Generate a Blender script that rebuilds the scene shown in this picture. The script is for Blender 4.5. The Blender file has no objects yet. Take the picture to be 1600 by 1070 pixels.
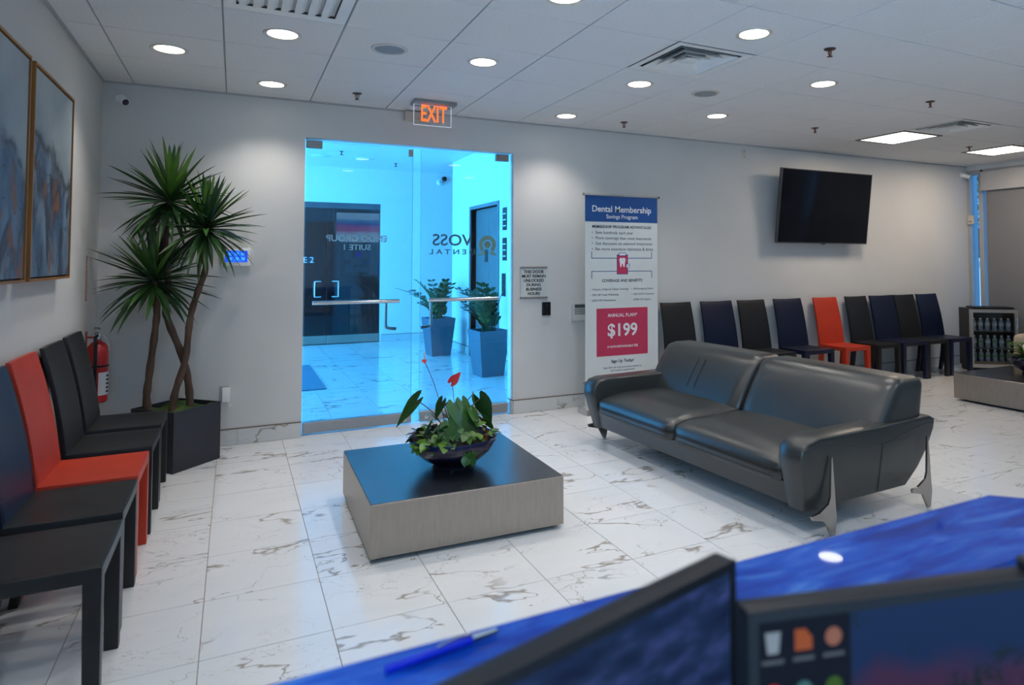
import bpy, bmesh, math, random
from math import radians as rad, sin, cos, pi
from mathutils import Vector, Matrix, Euler
random.seed(7)
SC = bpy.context.scene
COL = SC.collection

# ------------------------------------------------------------------ camera
H = 2.724            # ceiling height
XL, XR = -0.19, 9.80  # left wall, right window wall ; back wall is y = 0
YF = -7.6            # wall behind the desk
cd = bpy.data.cameras.new('camera'); cam = bpy.data.objects.new('camera', cd); COL.objects.link(cam)
cd.sensor_width = 36; cd.sensor_fit = 'HORIZONTAL'
cd.lens = 1040.6 / 1600 * 36
cd.shift_x = (800 - 887.72) / 1600
cd.shift_y = (367.0 - 535) / 1600
cd.clip_start = 0.05
cam.location = (0.6889, -5.7948, 1.4124)
yaw, pitch, roll = rad(26.585), rad(2.2451), rad(-0.029)
fwd = Vector((sin(yaw) * cos(pitch), cos(yaw) * cos(pitch), sin(pitch)))
rgt = Vector((cos(yaw), -sin(yaw), 0)); up = rgt.cross(fwd)
r2 = cos(roll) * rgt + sin(roll) * up; u2 = -sin(roll) * rgt + cos(roll) * up
cam.matrix_world = Matrix.Translation(cam.location) @ Matrix((r2, u2, -fwd)).transposed().to_4x4()
cd.dof.use_dof = True; cd.dof.focus_distance = 5.2; cd.dof.aperture_fstop = 3.6
SC.camera = cam

# ------------------------------------------------------------------ world, exposure, daylight
SC.view_settings.view_transform = 'Standard'; SC.view_settings.look = 'None'
SC.view_settings.gamma = 1; SC.view_settings.use_curve_mapping = False
SC.view_settings.exposure = 0.05
w = bpy.data.worlds.new('sky'); SC.world = w; w.use_nodes = True
bg = w.node_tree.nodes['Background']; bg.inputs[0].default_value = (0.10, 0.45, 1.0, 1); bg.inputs[1].default_value = 1.6

def area(name, loc, rot, sx, sy, power, color):
    l = bpy.data.lights.new(name, 'AREA'); l.shape = 'RECTANGLE'; l.size = sx; l.size_y = sy
    l.energy = power; l.color = color
    o = bpy.data.objects.new(name, l); COL.objects.link(o); o.location = loc; o.rotation_euler = rot
    return o
# daylight entering the lobby through its street-side window wall (x = -3.4)
area('daylight_lobby_window', (-3.3, 3.6, 1.6), (0, rad(-90), 0), 2.6, 5.0, 830, (0.05, 0.44, 1.0))
# added cool fill light, set in an added, unseen window beside the desk
area('cool_fill_side', (XL + .03, -6.75, 1.65), (0, rad(-90), 0), 1.5, 1.4, 115, (0.42, 0.70, 1.0))
sun = bpy.data.lights.new('sun', 'SUN'); sun.energy = 9.0; sun.angle = rad(.6); sun.color = (.75, .92, 1.0)
suno = bpy.data.objects.new('sun', sun); COL.objects.link(suno); suno.rotation_euler = Vector((.3, -.85, -.8)).to_track_quat('-Z', 'Y').to_euler()

# ------------------------------------------------------------------ node materials
MATS = {}
def L(nt, a, b): nt.links.new(a, b)
def M(name, col, rough=0.5, metal=0.0, spec=0.5, var=0.10, vs=6.0, bump=0.0, bs=200.0, emit=None, es=0.0, stretch=None, coat=0.0, trans=0.0):
    if name in MATS: return MATS[name]
    m = bpy.data.materials.new(name); m.use_nodes = True; nt = m.node_tree; b = nt.nodes['Principled BSDF']
    tc = nt.nodes.new('ShaderNodeTexCoord'); mp = nt.nodes.new('ShaderNodeMapping')
    L(nt, tc.outputs['Object'], mp.inputs[0])
    if stretch: mp.inputs['Scale'].default_value = stretch
    n = nt.nodes.new('ShaderNodeTexNoise'); n.inputs['Scale'].default_value = vs; n.inputs['Detail'].default_value = 4
    L(nt, mp.outputs[0], n.inputs['Vector'])
    r = nt.nodes.new('ShaderNodeValToRGB')
    r.color_ramp.elements[0].position = .3; r.color_ramp.elements[1].position = .7
    r.color_ramp.elements[0].color = (*[c * (1 - var) for c in col], 1)
    r.color_ramp.elements[1].color = (*[min(1, c * (1 + var)) for c in col], 1)
    L(nt, n.outputs['Fac'], r.inputs[0]); L(nt, r.outputs[0], b.inputs['Base Color'])
    b.inputs['Roughness'].default_value = rough; b.inputs['Metallic'].default_value = metal
    b.inputs['Specular IOR Level'].default_value = spec
    b.inputs['Coat Weight'].default_value = coat; b.inputs['Coat Roughness'].default_value = .08
    b.inputs['Transmission Weight'].default_value = trans
    if bump:
        n2 = nt.nodes.new('ShaderNodeTexNoise'); n2.inputs['Scale'].default_value = bs; n2.inputs['Detail'].default_value = 2
        L(nt, mp.outputs[0], n2.inputs['Vector'])
        bn = nt.nodes.new('ShaderNodeBump'); bn.inputs['Strength'].default_value = bump; bn.inputs['Distance'].default_value = .002
        L(nt, n2.outputs['Fac'], bn.inputs['Height']); L(nt, bn.outputs[0], b.inputs['Normal'])
    if emit:
        b.inputs['Emission Color'].default_value = (*emit, 1); b.inputs['Emission Strength'].default_value = es
    MATS[name] = m; return m

def glass(name, tint, refl_rough=0.02, fres=1.45):
    m = bpy.data.materials.new(name); m.use_nodes = True; nt = m.node_tree; nt.nodes.clear()
    out = nt.nodes.new('ShaderNodeOutputMaterial'); mix = nt.nodes.new('ShaderNodeMixShader')
    tr = nt.nodes.new('ShaderNodeBsdfTransparent'); gl = nt.nodes.new('ShaderNodeBsdfGlossy'); fr = nt.nodes.new('ShaderNodeFresnel')
    n = nt.nodes.new('ShaderNodeTexNoise'); n.inputs['Scale'].default_value = 1.2
    r = nt.nodes.new('ShaderNodeValToRGB')
    r.color_ramp.elements[0].color = (*[c * .97 for c in tint], 1); r.color_ramp.elements[1].color = (*tint, 1)
    L(nt, n.outputs['Fac'], r.inputs[0]); L(nt, r.outputs[0], tr.inputs[0])
    fr.inputs[0].default_value = fres; gl.inputs['Roughness'].default_value = refl_rough
    L(nt, fr.outputs[0], mix.inputs[0]); L(nt, tr.outputs[0], mix.inputs[1]); L(nt, gl.outputs[0], mix.inputs[2])
    L(nt, mix.outputs[0], out.inputs[0]); MATS[name] = m; return m

def marble(name, base=(.80, .81, .82), rough=.13, joint=None):
    m = bpy.data.materials.new(name); m.use_nodes = True; nt = m.node_tree; N = nt.nodes; b = N['Principled BSDF']
    tc = N.new('ShaderNodeTexCoord'); oi = N.new('ShaderNodeObjectInfo')
    mul = N.new('ShaderNodeMath'); mul.operation = 'MULTIPLY'; mul.inputs[1].default_value = 61.0; L(nt, oi.outputs['Random'], mul.inputs[0])
    cmb = N.new('ShaderNodeCombineXYZ'); L(nt, mul.outputs[0], cmb.inputs[0]); L(nt, mul.outputs[0], cmb.inputs[2])
    mp = N.new('ShaderNodeMapping'); mp.inputs['Rotation'].default_value = (0, 0, rad(24)); mp.inputs['Scale'].default_value = (.85, 1.8, 1.4)
    L(nt, tc.outputs['Object'], mp.inputs[0])
    add = N.new('ShaderNodeVectorMath'); L(nt, mp.outputs[0], add.inputs[0]); L(nt, cmb.outputs[0], add.inputs[1])
    def noise(scale, detail, dist, off=0):
        n = N.new('ShaderNodeTexNoise'); n.inputs['Scale'].default_value = scale; n.inputs['Detail'].default_value = detail
        n.inputs['Distortion'].default_value = dist; n.inputs['Roughness'].default_value = .55
        a = N.new('ShaderNodeVectorMath'); a.inputs[1].default_value = (off, off * 1.7, off * .3); L(nt, add.outputs[0], a.inputs[0]); L(nt, a.outputs[0], n.inputs['Vector'])
        return n.outputs['Fac']
    def vein(fac, width, mask, mlo, mhi, at=.5):
        s = N.new('ShaderNodeMath'); s.operation = 'SUBTRACT'; s.inputs[1].default_value = at; L(nt, fac, s.inputs[0])
        a = N.new('ShaderNodeMath'); a.operation = 'ABSOLUTE'; L(nt, s.outputs[0], a.inputs[0])
        r = N.new('ShaderNodeMapRange'); r.interpolation_type = 'SMOOTHSTEP'; r.inputs['From Min'].default_value = 0; (L(nt, width, r.inputs['From Max']) if not isinstance(width, float) else setattr(r.inputs['From Max'], 'default_value', width))
        r.inputs['To Min'].default_value = 1; r.inputs['To Max'].default_value = 0; L(nt, a.outputs[0], r.inputs['Value'])
        k = N.new('ShaderNodeMapRange'); k.inputs['From Min'].default_value = mlo; k.inputs['From Max'].default_value = mhi; L(nt, mask, k.inputs['Value'])
        p = N.new('ShaderNodeMath'); p.operation = 'MULTIPLY'; L(nt, r.outputs[0], p.inputs[0]); L(nt, k.outputs[0], p.inputs[1]); return p.outputs[0]
    def swell(off, lo, hi):
        k = N.new('ShaderNodeMapRange'); k.inputs['From Min'].default_value = .42; k.inputs['From Max'].default_value = .68; k.inputs['To Min'].default_value = lo; k.inputs['To Max'].default_value = hi; L(nt, noise(3.2, 3, .3, off), k.inputs['Value']); return k.outputs[0]
    big = vein(noise(1.05, 5, .35), swell(61, .0035, .024), noise(1.3, 1, 0, 5), .46, .53)
    small = vein(noise(1.5, 5, .5, 11), swell(67, .002, .006), noise(1.4, 1, 0, 19), .44, .52)
    fine = vein(noise(3.4, 6, .8, 31), .004, noise(1.6, 1, 0, 37), .48, .62)
    cloud = noise(3.0, 5, .5, 43)
    def mixc(c1, c2, f, k=1.0):
        x = N.new('ShaderNodeMix'); x.data_type = 'RGBA'
        kk = N.new('ShaderNodeMath'); kk.operation = 'MULTIPLY'; kk.inputs[1].default_value = k; L(nt, f, kk.inputs[0]); L(nt, kk.outputs[0], x.inputs['Factor'])
        if isinstance(c1, tuple): x.inputs['A'].default_value = (*c1, 1)
        else: L(nt, c1, x.inputs['A'])
        if isinstance(c2, tuple): x.inputs['B'].default_value = (*c2, 1)
        else: L(nt, c2, x.inputs['B'])
        return x.outputs['Result']
    c = mixc(base, tuple(v * .86 for v in base), cloud, .9)
    c = mixc(c, (.36, .35, .34), fine, .45)
    c = mixc(c, (.30, .28, .26), small, .75)
    vc = mixc((.27, .185, .105), (.27, .265, .25), noise(4.0, 2, 0, 53))
    c = mixc(c, vc, big, .85)
    L(nt, c, b.inputs['Base Color'])
    b.inputs['Roughness'].default_value = rough; b.inputs['Specular IOR Level'].default_value = .5
    MATS[name] = m; return m

# ------------------------------------------------------------------ mesh helpers
def mesh_from(bm, name, smooth=35):
    me = bpy.data.meshes.new(name); bmesh.ops.recalc_face_normals(bm, faces=bm.faces); bm.to_mesh(me); bm.free()
    if smooth:
        me.polygons.foreach_set('use_smooth', [True] * len(me.polygons)); me.set_sharp_from_angle(angle=rad(smooth))
    return me
def obj(name, bm, mat, parent=None, loc=(0, 0, 0), rot=(0, 0, 0), smooth=35):
    me = mesh_from(bm, name, smooth) if isinstance(bm, bmesh.types.BMesh) else bm
    if mat is not None and len(me.materials) == 0: me.materials.append(mat)
    o = bpy.data.objects.new(name, me); COL.objects.link(o); o.location = loc; o.rotation_euler = rot
    if parent: o.parent = parent
    return o
def thing(name, label, cat, loc=(0, 0, 0), rz=0, group=None):
    o = bpy.data.objects.new(name, None); COL.objects.link(o); o.location = loc; o.rotation_euler = (0, 0, rz)
    o.empty_display_size = .1
    return tag(o, label, cat, group)
def tag(o, label, cat, group=None, kind=None):
    o['label'] = label; o['category'] = cat
    if group: o['group'] = group
    if kind: o['kind'] = kind
    return o
def dup(o, parent=None, loc=None, rz=None):
    c = o.copy(); COL.objects.link(c)
    if parent: c.parent = parent
    if loc is not None: c.location = loc
    if rz is not None: c.rotation_euler = (0, 0, rz)
    for ch in list(o.children): dup(ch, c)
    return c
def box(bm, x0, x1, y0, y1, z0, z1):
    v = [bm.verts.new(p) for p in ((x0, y0, z0), (x1, y0, z0), (x1, y1, z0), (x0, y1, z0), (x0, y0, z1), (x1, y0, z1), (x1, y1, z1), (x0, y1, z1))]
    for f in ((0, 3, 2, 1), (4, 5, 6, 7), (0, 1, 5, 4), (1, 2, 6, 5), (2, 3, 7, 6), (3, 0, 4, 7)): bm.faces.new([v[i] for i in f])
    return v
def B(x0, x1, y0, y1, z0, z1, bev=0.0, seg=2):
    bm = bmesh.new(); box(bm, x0, x1, y0, y1, z0, z1)
    if bev: bmesh.ops.bevel(bm, geom=bm.edges[:], offset=bev, segments=seg, profile=.7, affect='EDGES')
    return bm
def prism(poly, axis, a, b, bev=0.0, seg=2, bm=None):
    """poly in the two remaining axes (cyclic order kept x<y<z), extruded from a to b along axis"""
    bm = bm or bmesh.new()
    def P(p, t): return {'x': (t, p[0], p[1]), 'y': (p[0], t, p[1]), 'z': (p[0], p[1], t)}[axis]
    v0 = [bm.verts.new(P(p, a)) for p in poly]; v1 = [bm.verts.new(P(p, b)) for p in poly]
    n = len(poly); f0 = bm.faces.new(v0); f1 = bm.faces.new(v1[::-1])
    for i in range(n): bm.faces.new((v0[i], v1[i], v1[(i + 1) % n], v0[(i + 1) % n]))
    if bev:
        bmesh.ops.recalc_face_normals(bm, faces=bm.faces)
        bmesh.ops.bevel(bm, geom=list({e for f in (f0, f1) for e in f.edges}), offset=bev, segments=seg, profile=.7, affect='EDGES')
    return bm
def lathe(prof, n=28, bm=None, c=(0, 0, 0)):
    bm = bm or bmesh.new(); rings = []
    for r, z in prof:
        if r < 1e-6: rings.append([bm.verts.new((c[0], c[1], c[2] + z))])
        else: rings.append([bm.verts.new((c[0] + r * cos(2 * pi * i / n), c[1] + r * sin(2 * pi * i / n), c[2] + z)) for i in range(n)])
    for A, Bq in zip(rings, rings[1:]):
        for i in range(n):
            a, b2 = A[i % len(A)], A[(i + 1) % len(A)]; c2, d = Bq[(i + 1) % len(Bq)], Bq[i % len(Bq)]
            f = [a]
            for q in (b2, c2, d):
                if q not in f: f.append(q)
            if len(f) > 2: bm.faces.new(f)
    return bm
def tube(pts, rads, n=8, bm=None, cap=True):
    bm = bm or bmesh.new(); pts = [Vector(p) for p in pts]
    if not isinstance(rads, (list, tuple)): rads = [rads] * len(pts)
    rings = []; ref = Vector((0, 0, 1))
    for i, p in enumerate(pts):
        d = (pts[min(i + 1, len(pts) - 1)] - pts[max(i - 1, 0)]).normalized()
        if abs(d.dot(ref)) > .98: ref = Vector((1, 0, 0)) if abs(d.x) < .9 else Vector((0, 1, 0))
        s = d.cross(ref).normalized(); t = s.cross(d)
        rings.append([bm.verts.new(p + rads[i] * (cos(2 * pi * k / n) * s + sin(2 * pi * k / n) * t)) for k in range(n)])
    for A, Bq in zip(rings, rings[1:]):
        for k in range(n): bm.faces.new((A[k], A[(k + 1) % n], Bq[(k + 1) % n], Bq[k]))
    if cap: bm.faces.new(rings[0][::-1]); bm.faces.new(rings[-1])
    return bm
def spline(pts, n=6):
    P = [Vector(p) for p in pts]; out = []
    for i in range(len(P) - 1):
        p0, p1, p2, p3 = P[max(i - 1, 0)], P[i], P[i + 1], P[min(i + 2, len(P) - 1)]
        for k in range(n):
            t = k / n
            out.append(.5 * ((2 * p1) + (-p0 + p2) * t + (2 * p0 - 5 * p1 + 4 * p2 - p3) * t * t + (-p0 + 3 * p1 - 3 * p2 + p3) * t ** 3))
    return out + [P[-1]]
def grid_slab(fn, nu, nv, bm=None):
    """closed slab: fn(u,v,side) -> point, side 0 front / 1 back"""
    bm = bm or bmesh.new()
    S = [[[bm.verts.new(fn(i / nu, j / nv, s)) for j in range(nv + 1)] for i in range(nu + 1)] for s in (0, 1)]
    for s in (0, 1):
        for i in range(nu):
            for j in range(nv):
                q = (S[s][i][j], S[s][i + 1][j], S[s][i + 1][j + 1], S[s][i][j + 1]); bm.faces.new(q if s == 0 else q[::-1])
    for i in range(nu):
        for j in (0, nv): bm.faces.new((S[0][i][j], S[1][i][j], S[1][i + 1][j], S[0][i + 1][j]))
    for j in range(nv):
        for i in (0, nu): bm.faces.new((S[0][i][j], S[0][i][j + 1], S[1][i][j + 1], S[1][i][j]))
    return bm
def cushion(x0, x1, y0, y1, z0, z1, r=.05, puff=.02, n=12, warp=None):
    """rounded, slightly inflated box"""
    bm = bmesh.new(); bmesh.ops.create_cube(bm, size=2.0)
    bmesh.ops.subdivide_edges(bm, edges=bm.edges[:], cuts=n, use_grid_fill=True)
    hx, hy, hz = (x1 - x0) / 2, (y1 - y0) / 2, (z1 - z0) / 2; c = Vector(((x0 + x1) / 2, (y0 + y1) / 2, (z0 + z1) / 2))
    for v in bm.verts:
        p = Vector((v.co.x * hx, v.co.y * hy, v.co.z * hz)); rr = min(r, hx, hy, hz)
        q = Vector((max(-hx + rr, min(hx - rr, p.x)), max(-hy + rr, min(hy - rr, p.y)), max(-hz + rr, min(hz - rr, p.z))))
        d = p - q
        if d.length > 1e-9: p = q + d.normalized() * rr
        k = (1 - (p.x / hx) ** 2) * (1 - (p.y / hy) ** 2)
        p.z += puff * k * (1 if p.z > 0 else 0)
        p = p + c
        v.co = warp(p) if warp else p
    return bm
FONT_N = [0]
def text(body, size, mat, parent, loc, rot=(pi / 2, 0, 0), align='CENTER', bold=0.0, ext=.0006, name='lettering', width=None, height=None):
    cu = bpy.data.curves.new('txt', 'FONT'); cu.body = body; cu.size = size; cu.align_x = align; cu.align_y = 'CENTER'
    cu.extrude = ext; cu.offset = bold * size; cu.resolution_u = 3
    to = bpy.data.objects.new('txt', cu); COL.objects.link(to)
    dg = bpy.context.evaluated_depsgraph_get(); me = bpy.data.meshes.new_from_object(to.evaluated_get(dg))
    bpy.data.objects.remove(to); bpy.data.curves.remove(cu)
    if width or height:
        xs = [v.co.x for v in me.vertices]; ys = [v.co.y for v in me.vertices]
        kx = width / (max(xs) - min(xs)) if width else 1; ky = height / (max(ys) - min(ys)) if height else (kx if width else 1)
        if not width: kx = ky
        for v in me.vertices: v.co.x *= kx; v.co.y *= ky
    me.materials.clear(); me.materials.append(mat)
    o = bpy.data.objects.new(name, me); COL.objects.link(o); o.location = loc; o.rotation_euler = rot; o.parent = parent
    return o

# ------------------------------------------------------------------ materials
wallm = M('wall_paint', (.62, .62, .61), .62, var=.03, vs=1.5, bump=.06, bs=160)
tilem = M('ceiling_tile', (.78, .79, .80), .85, spec=.2, var=.05, vs=90, bump=.25, bs=260)
gridm = M('ceiling_grid', (.30, .31, .32), .5, var=.05)
plenum = M('plenum', (.12, .12, .12), .9, var=.05)
marb = marble('marble_floor')
marbw = marble('marble_base', base=(.66, .67, .66), rough=.25)
grout = M('grout', (.30, .235, .19), .9, var=.15, vs=30)
steel = M('brushed_steel', (.40, .365, .325), .38, 1.0, var=.05, vs=70, bump=.04, bs=140, stretch=(1, 1, .12))
railst = M('rail_steel', (.42, .42, .42), .36, 1.0, var=.03, vs=40)
steeld = M('dark_steel', (.30, .29, .28), .3, 1.0, var=.08)
chrome = M('chrome', (.72, .72, .72), .16, 1.0, var=.03)
white = M('white_plastic', (.88, .88, .86), .4, var=.03)
offw = M('beige_plastic', (.55, .50, .42), .5, var=.05)
black = M('black_plastic', (.008, .008, .010), .42, spec=.3, var=.15)
blackm = M('matte_black', (.012, .013, .016), .55, var=.15)
char = M('leather_charcoal', (.012, .0135, .0155), .40, spec=.38, var=.10, vs=9, bump=.25, bs=330)
navy = M('leather_navy', (.006, .011, .034), .38, spec=.38, var=.12, vs=9, bump=.25, bs=330)
red = M('leather_red', (.50, .040, .015), .40, spec=.38, var=.08, vs=9, bump=.22, bs=330)
sofam = M('leather_grey', (.026, .030, .031), .29, spec=.6, var=.10, vs=4, bump=.28, bs=260)
stitch = M('stitching', (.05, .05, .05), .6, var=.1)
lampm = M('lamp_lens', (.9, .9, .88), .4, var=.02, emit=(1, .96, .90), es=7.0)
trofm = M('troffer_lens', (.9, .9, .88), .4, var=.02, emit=(1, .95, .86), es=2.4)
trimm = M('lamp_trim', (.62, .58, .52), .35, var=.04)
glassm = glass('clear_glass', (.90, .955, .97))
edgeg = M('glass_edge', (.20, .45, .52), .15, var=.05)

# ================================================================== SETTING
def struct(name, bm, mat, label, cat, smooth=0, **k):
    o = obj(name, bm, mat, smooth=smooth, **k); return tag(o, label, cat, kind='structure')
DX0, DX1, DZ = 1.19, 3.015, 2.425      # entrance opening
WT = 0.13                              # back wall thickness
bm = bmesh.new()
box(bm, -3.5, DX0, 0, WT, -.1, 3.1); box(bm, DX1, XR + .25, 0, WT, -.1, 3.1); box(bm, DX0, DX1, 0, WT, DZ, 3.1)
struct('wall_back', bm, wallm, 'light grey painted wall around the glass entrance doors', 'wall')
bm = bmesh.new(); box(bm, XL - .15, XL, -6.0, 0, -.1, 3.1); box(bm, XL - .15, XL, YF, -7.5, -.1, 3.1); box(bm, XL - .15, XL, -7.5, -6.0, -.1, .9); box(bm, XL - .15, XL, -7.5, -6.0, 2.4, 3.1)
struct('wall_left', bm, wallm, 'light grey wall carrying the two abstract paintings', 'wall')
struct('wall_front', B(XL - .15, XR + .2, YF - .15, YF, -.1, 3.1), wallm, 'plain grey wall behind the reception desk', 'wall')
bm = bmesh.new()
for y in (-7.5, -6.78, -6.06): box(bm, XL - .12, XL - .04, y, y + .06, .9, 2.4)
box(bm, XL - .12, XL - .04, -7.5, -6.0, .9, .96); box(bm, XL - .12, XL - .04, -7.5, -6.0, 2.34, 2.4)
struct('window_1', bm, M('fill_window_frame', (.4, .4, .4), .4), 'unseen metal window frame added in the left wall for the cool fill light', 'window')  # window added out of view to carry the cool fill light
# --- floor: 18 inch marble tiles, joints recessed
TX, TY = .4506, .4629; FX0 = .599; FY0 = -.2778
fl = struct('floor', B(XL - .1, XR + .1, YF - .1, WT, -.12, -.004), grout, 'glossy white marble tile floor with brown and grey veins', 'floor')
def tilemesh(w, d, name):
    return mesh_from(B(-w / 2, w / 2, -d / 2, d / 2, -.02, 0), name, 0)
TC = {}
def floor_tile(x0, x1, y0, y1, parent, mat=marb, nm='floor_tile'):
    g = .0016; w, d = round(x1 - x0 - 2 * g, 4), round(y1 - y0 - 2 * g, 4)
    if (w, d, mat.name) not in TC:
        TC[(w, d, mat.name)] = tilemesh(w, d, nm); TC[(w, d, mat.name)].materials.append(mat)
    o = bpy.data.objects.new(nm, TC[(w, d, mat.name)]); COL.objects.link(o); o.parent = parent
    o.location = ((x0 + x1) / 2, (y0 + y1) / 2, random.uniform(-.0003, .0003))
    if random.random() < .5: o.rotation_euler = (0, 0, pi)
def cuts(a, b, origin, step):
    c = [a]; k = math.ceil((a - origin) / step + 1e-6)
    while origin + k * step < b - 1e-4:
        if origin + k * step - c[-1] > .01: c.append(origin + k * step)
        k += 1
    return c + [b]
xs = cuts(XL, XR, FX0, TX); ys = cuts(-5.305, 0, FY0, TY)
for a, b in zip(xs, xs[1:]):
    for c, d in zip(ys, ys[1:]): floor_tile(a, b, c, d, fl)
bm = bmesh.new(); ys = cuts(YF, -5.305, FY0, TY)
for a, b in zip(xs, xs[1:]):
    for c, d in zip(ys, ys[1:]): box(bm, a + .0016, b - .0016, c + .0016, d - .0016, -.02, 0)
o = obj('floor_tile_field', bm, marb, fl, smooth=0); o['kind'] = 'stuff'

# --- baseboards: marble pieces with a thin cap strip
def baseboard(name, runs, label):
    root = None
    for (p, q, face) in runs:
        p, q = Vector(p), Vector(q); d = (q - p); ln = d.length; d.normalize(); nrm = Vector(face)
        n = max(1, round(ln / .46)); st = ln / n
        def bx(a, b, z0, z1, t):
            P0 = p + d * a; P1 = p + d * b + nrm * t
            return B(min(P0.x, P1.x), max(P0.x, P1.x), min(P0.y, P1.y), max(P0.y, P1.y), z0, z1)
        if root is None:
            root = struct(name, bx(0, ln, 0, .118, .006), grout, label, 'baseboard')
        else: obj('backing_strip', bx(0, ln, 0, .118, .006), grout, root, smooth=0)
        for i in range(n):
            bmx = bx(i * st + .001, (i + 1) * st - .001, .002, .118, .012)
            obj('base_tile', bmx, marbw, root, smooth=0)
        obj('cap_strip', bx(0, ln, .1185, .127, .010), M('cap_strip', (.20, .15, .12), .5), root, smooth=0)
    return root
baseboard('baseboard_back', [((XL, 0, 0), (DX0, 0, 0), (0, -1, 0)), ((DX1, 0, 0), (XR, 0, 0), (0, -1, 0)),
                             ((DX1, WT, 0), (DX1, -.012, 0), (-1, 0, 0))], 'low marble baseboard along the entrance wall')
baseboard('baseboard_left', [((XL, YF, 0), (XL, -.013, 0), (1, 0, 0))], 'low marble baseboard behind the left row of chairs')

# --- ceiling: lay-in tiles, T-bars, slab
T = .6096; CY = -.1317
ce = struct('ceiling', B(XL - .1, XR + .1, YF - .1, WT, H + .05, H + .2), plenum, 'suspended ceiling of pale square tiles in a thin grid', 'ceiling')
cxs = cuts(XL, XR, 0, T); cys = cuts(-5.7, 0, CY, T)
SPECIAL = {(5, 3), (1, 3), (11, 2), (14, 2), (11, 1), (14, 1)}
def cell(i, j): return (i * T, (i + 1) * T, CY - (j + 1) * T, CY - j * T)
def ccen(i, j): a, b, c, d = cell(i, j); return ((a + b) / 2, (c + d) / 2)
CT = {}
for a, b in zip(cxs, cxs[1:]):
    for c, d in zip(cys, cys[1:]):
        i = math.floor((a + 1e-4) / T); j = round((CY - d) / T)
        if (i, j) in SPECIAL and d < -.05: continue
        g = .0042; k = (round(b - a - 2 * g, 4), round(d - c - 2 * g, 4))
        if k not in CT:
            CT[k] = mesh_from(B(-k[0] / 2, k[0] / 2, -k[1] / 2, k[1] / 2, 0, .02, .0025, 1), 'ceiling_tile', 30); CT[k].materials.append(tilem)
        o = bpy.data.objects.new('ceiling_tile', CT[k]); COL.objects.link(o); o.parent = ce
        o.location = ((a + b) / 2, (c + d) / 2, H + random.uniform(0, .0012))
bm = bmesh.new()
for a, b in zip(cxs, cxs[1:]):
    q = cuts(YF, -5.7, CY, T)
    for c, d in zip(q, q[1:]): box(bm, a + .004, b - .004, c + .004, d - .004, H, H + .02)
o = obj('ceiling_tile_field', bm, tilem, ce, smooth=0); o['kind'] = 'stuff'
for x in cxs[1:-1]: obj('grid_bar', B(x - .012, x + .012, YF, 0, H + .008, H + .045), gridm, ce, smooth=0)
for y in cuts(YF, 0, CY, T)[1:-1]: obj('grid_bar', B(XL, XR, y - .012, y + .012, H + .009, H + .045), gridm, ce, smooth=0)
tg = struct('trim_1', B(XL, XR, -.014, -.0005, H - .012, H + .01), M('wall_angle', (.42, .43, .44), .5), 'thin metal angle where ceiling meets entrance wall', 'trim')
struct('trim_2', B(XL + .0005, XL + .014, YF, -.015, H - .012, H + .01), MATS['wall_angle'], 'thin metal angle where ceiling meets left wall', 'trim')

# ================================================================== ENTRANCE DOORS
GY = .065
blk = M('vinyl_grey', (.20, .22, .22), .5); silv = M('vinyl_silver', (.80, .80, .76), .45, var=.04)
def leaf(name, x0, x1, label, hinge):
    root = tag(obj(name, B(x0, x1, GY - .006, GY + .006, .05, DZ - .018), glassm, smooth=0), label, 'door', kind='structure')
    ra = obj('bottom_rail', B(x0, x1, GY - .024, GY + .024, .012, .100, .003, 1), railst, root)
    obj('glass_edge', B(*( (x1 - .0015, x1 + .001) if hinge < 0 else (x0 - .001, x0 + .0015)), GY - .006, GY + .006, .10, DZ - .02), edgeg, root, smooth=0)
    xk = x1 - .06 if hinge < 0 else x0 + .06
    bm = lathe([(0, .010), (.017, .008), (.019, 0)], 16)
    obj('lock_cylinder', bm, chrome, ra, loc=(xk, GY - .024, .052), rot=(pi / 2, 0, 0))
    # top pivot patch and strike patch
    xa, xb = (x0 + .0, x0 + .125) if hinge < 0 else (x1 - .125, x1)
    obj('patch_fitting', B(xa, xb, GY - .02, GY + .02, DZ - .075, DZ - .012, .002, 1), steeld, root)
    return root
door1 = leaf('door_1', DX0 + .012, 2.085, 'left glass entrance door leaf lettered ENDO GROUP', -1)
door2 = leaf('door_2', 2.155, DX1 - .03, 'right glass entrance door leaf lettered VOSS DENTAL', 1)
obj('strike_patch', B(2.045, 2.085, GY - .016, GY + .016, DZ - .09, DZ - .03, .002, 1), steel, door1)
def bar(root, xa, xb, xv, sgn):
    z = 1.07; yb = GY - .055; yo = GY + .05
    bm = tube([(xa, yb, z), (xb, yb, z)], .0165, 12)
    pb = obj('push_bar', bm, chrome, root)
    for x in (xa + .02, xb - .02):
        obj('standoff', tube([(x, yb, z), (x, GY, z)], .009, 8), chrome, pb)
    pts = spline([(xv, GY, z), (xv, yo, z - .004), (xv, yo, z - .05), (xv, yo, .86), (xv + sgn * .02, yo, .832), (xv + sgn * .09, yo, .822)], 5)
    pp = obj('pull_handle', tube(pts, .014, 10), steeld, root)
bar(door1, 1.262, 1.965, 1.872, 1)
bar(door2, 2.215, 2.872, 2.268, -1)
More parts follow.
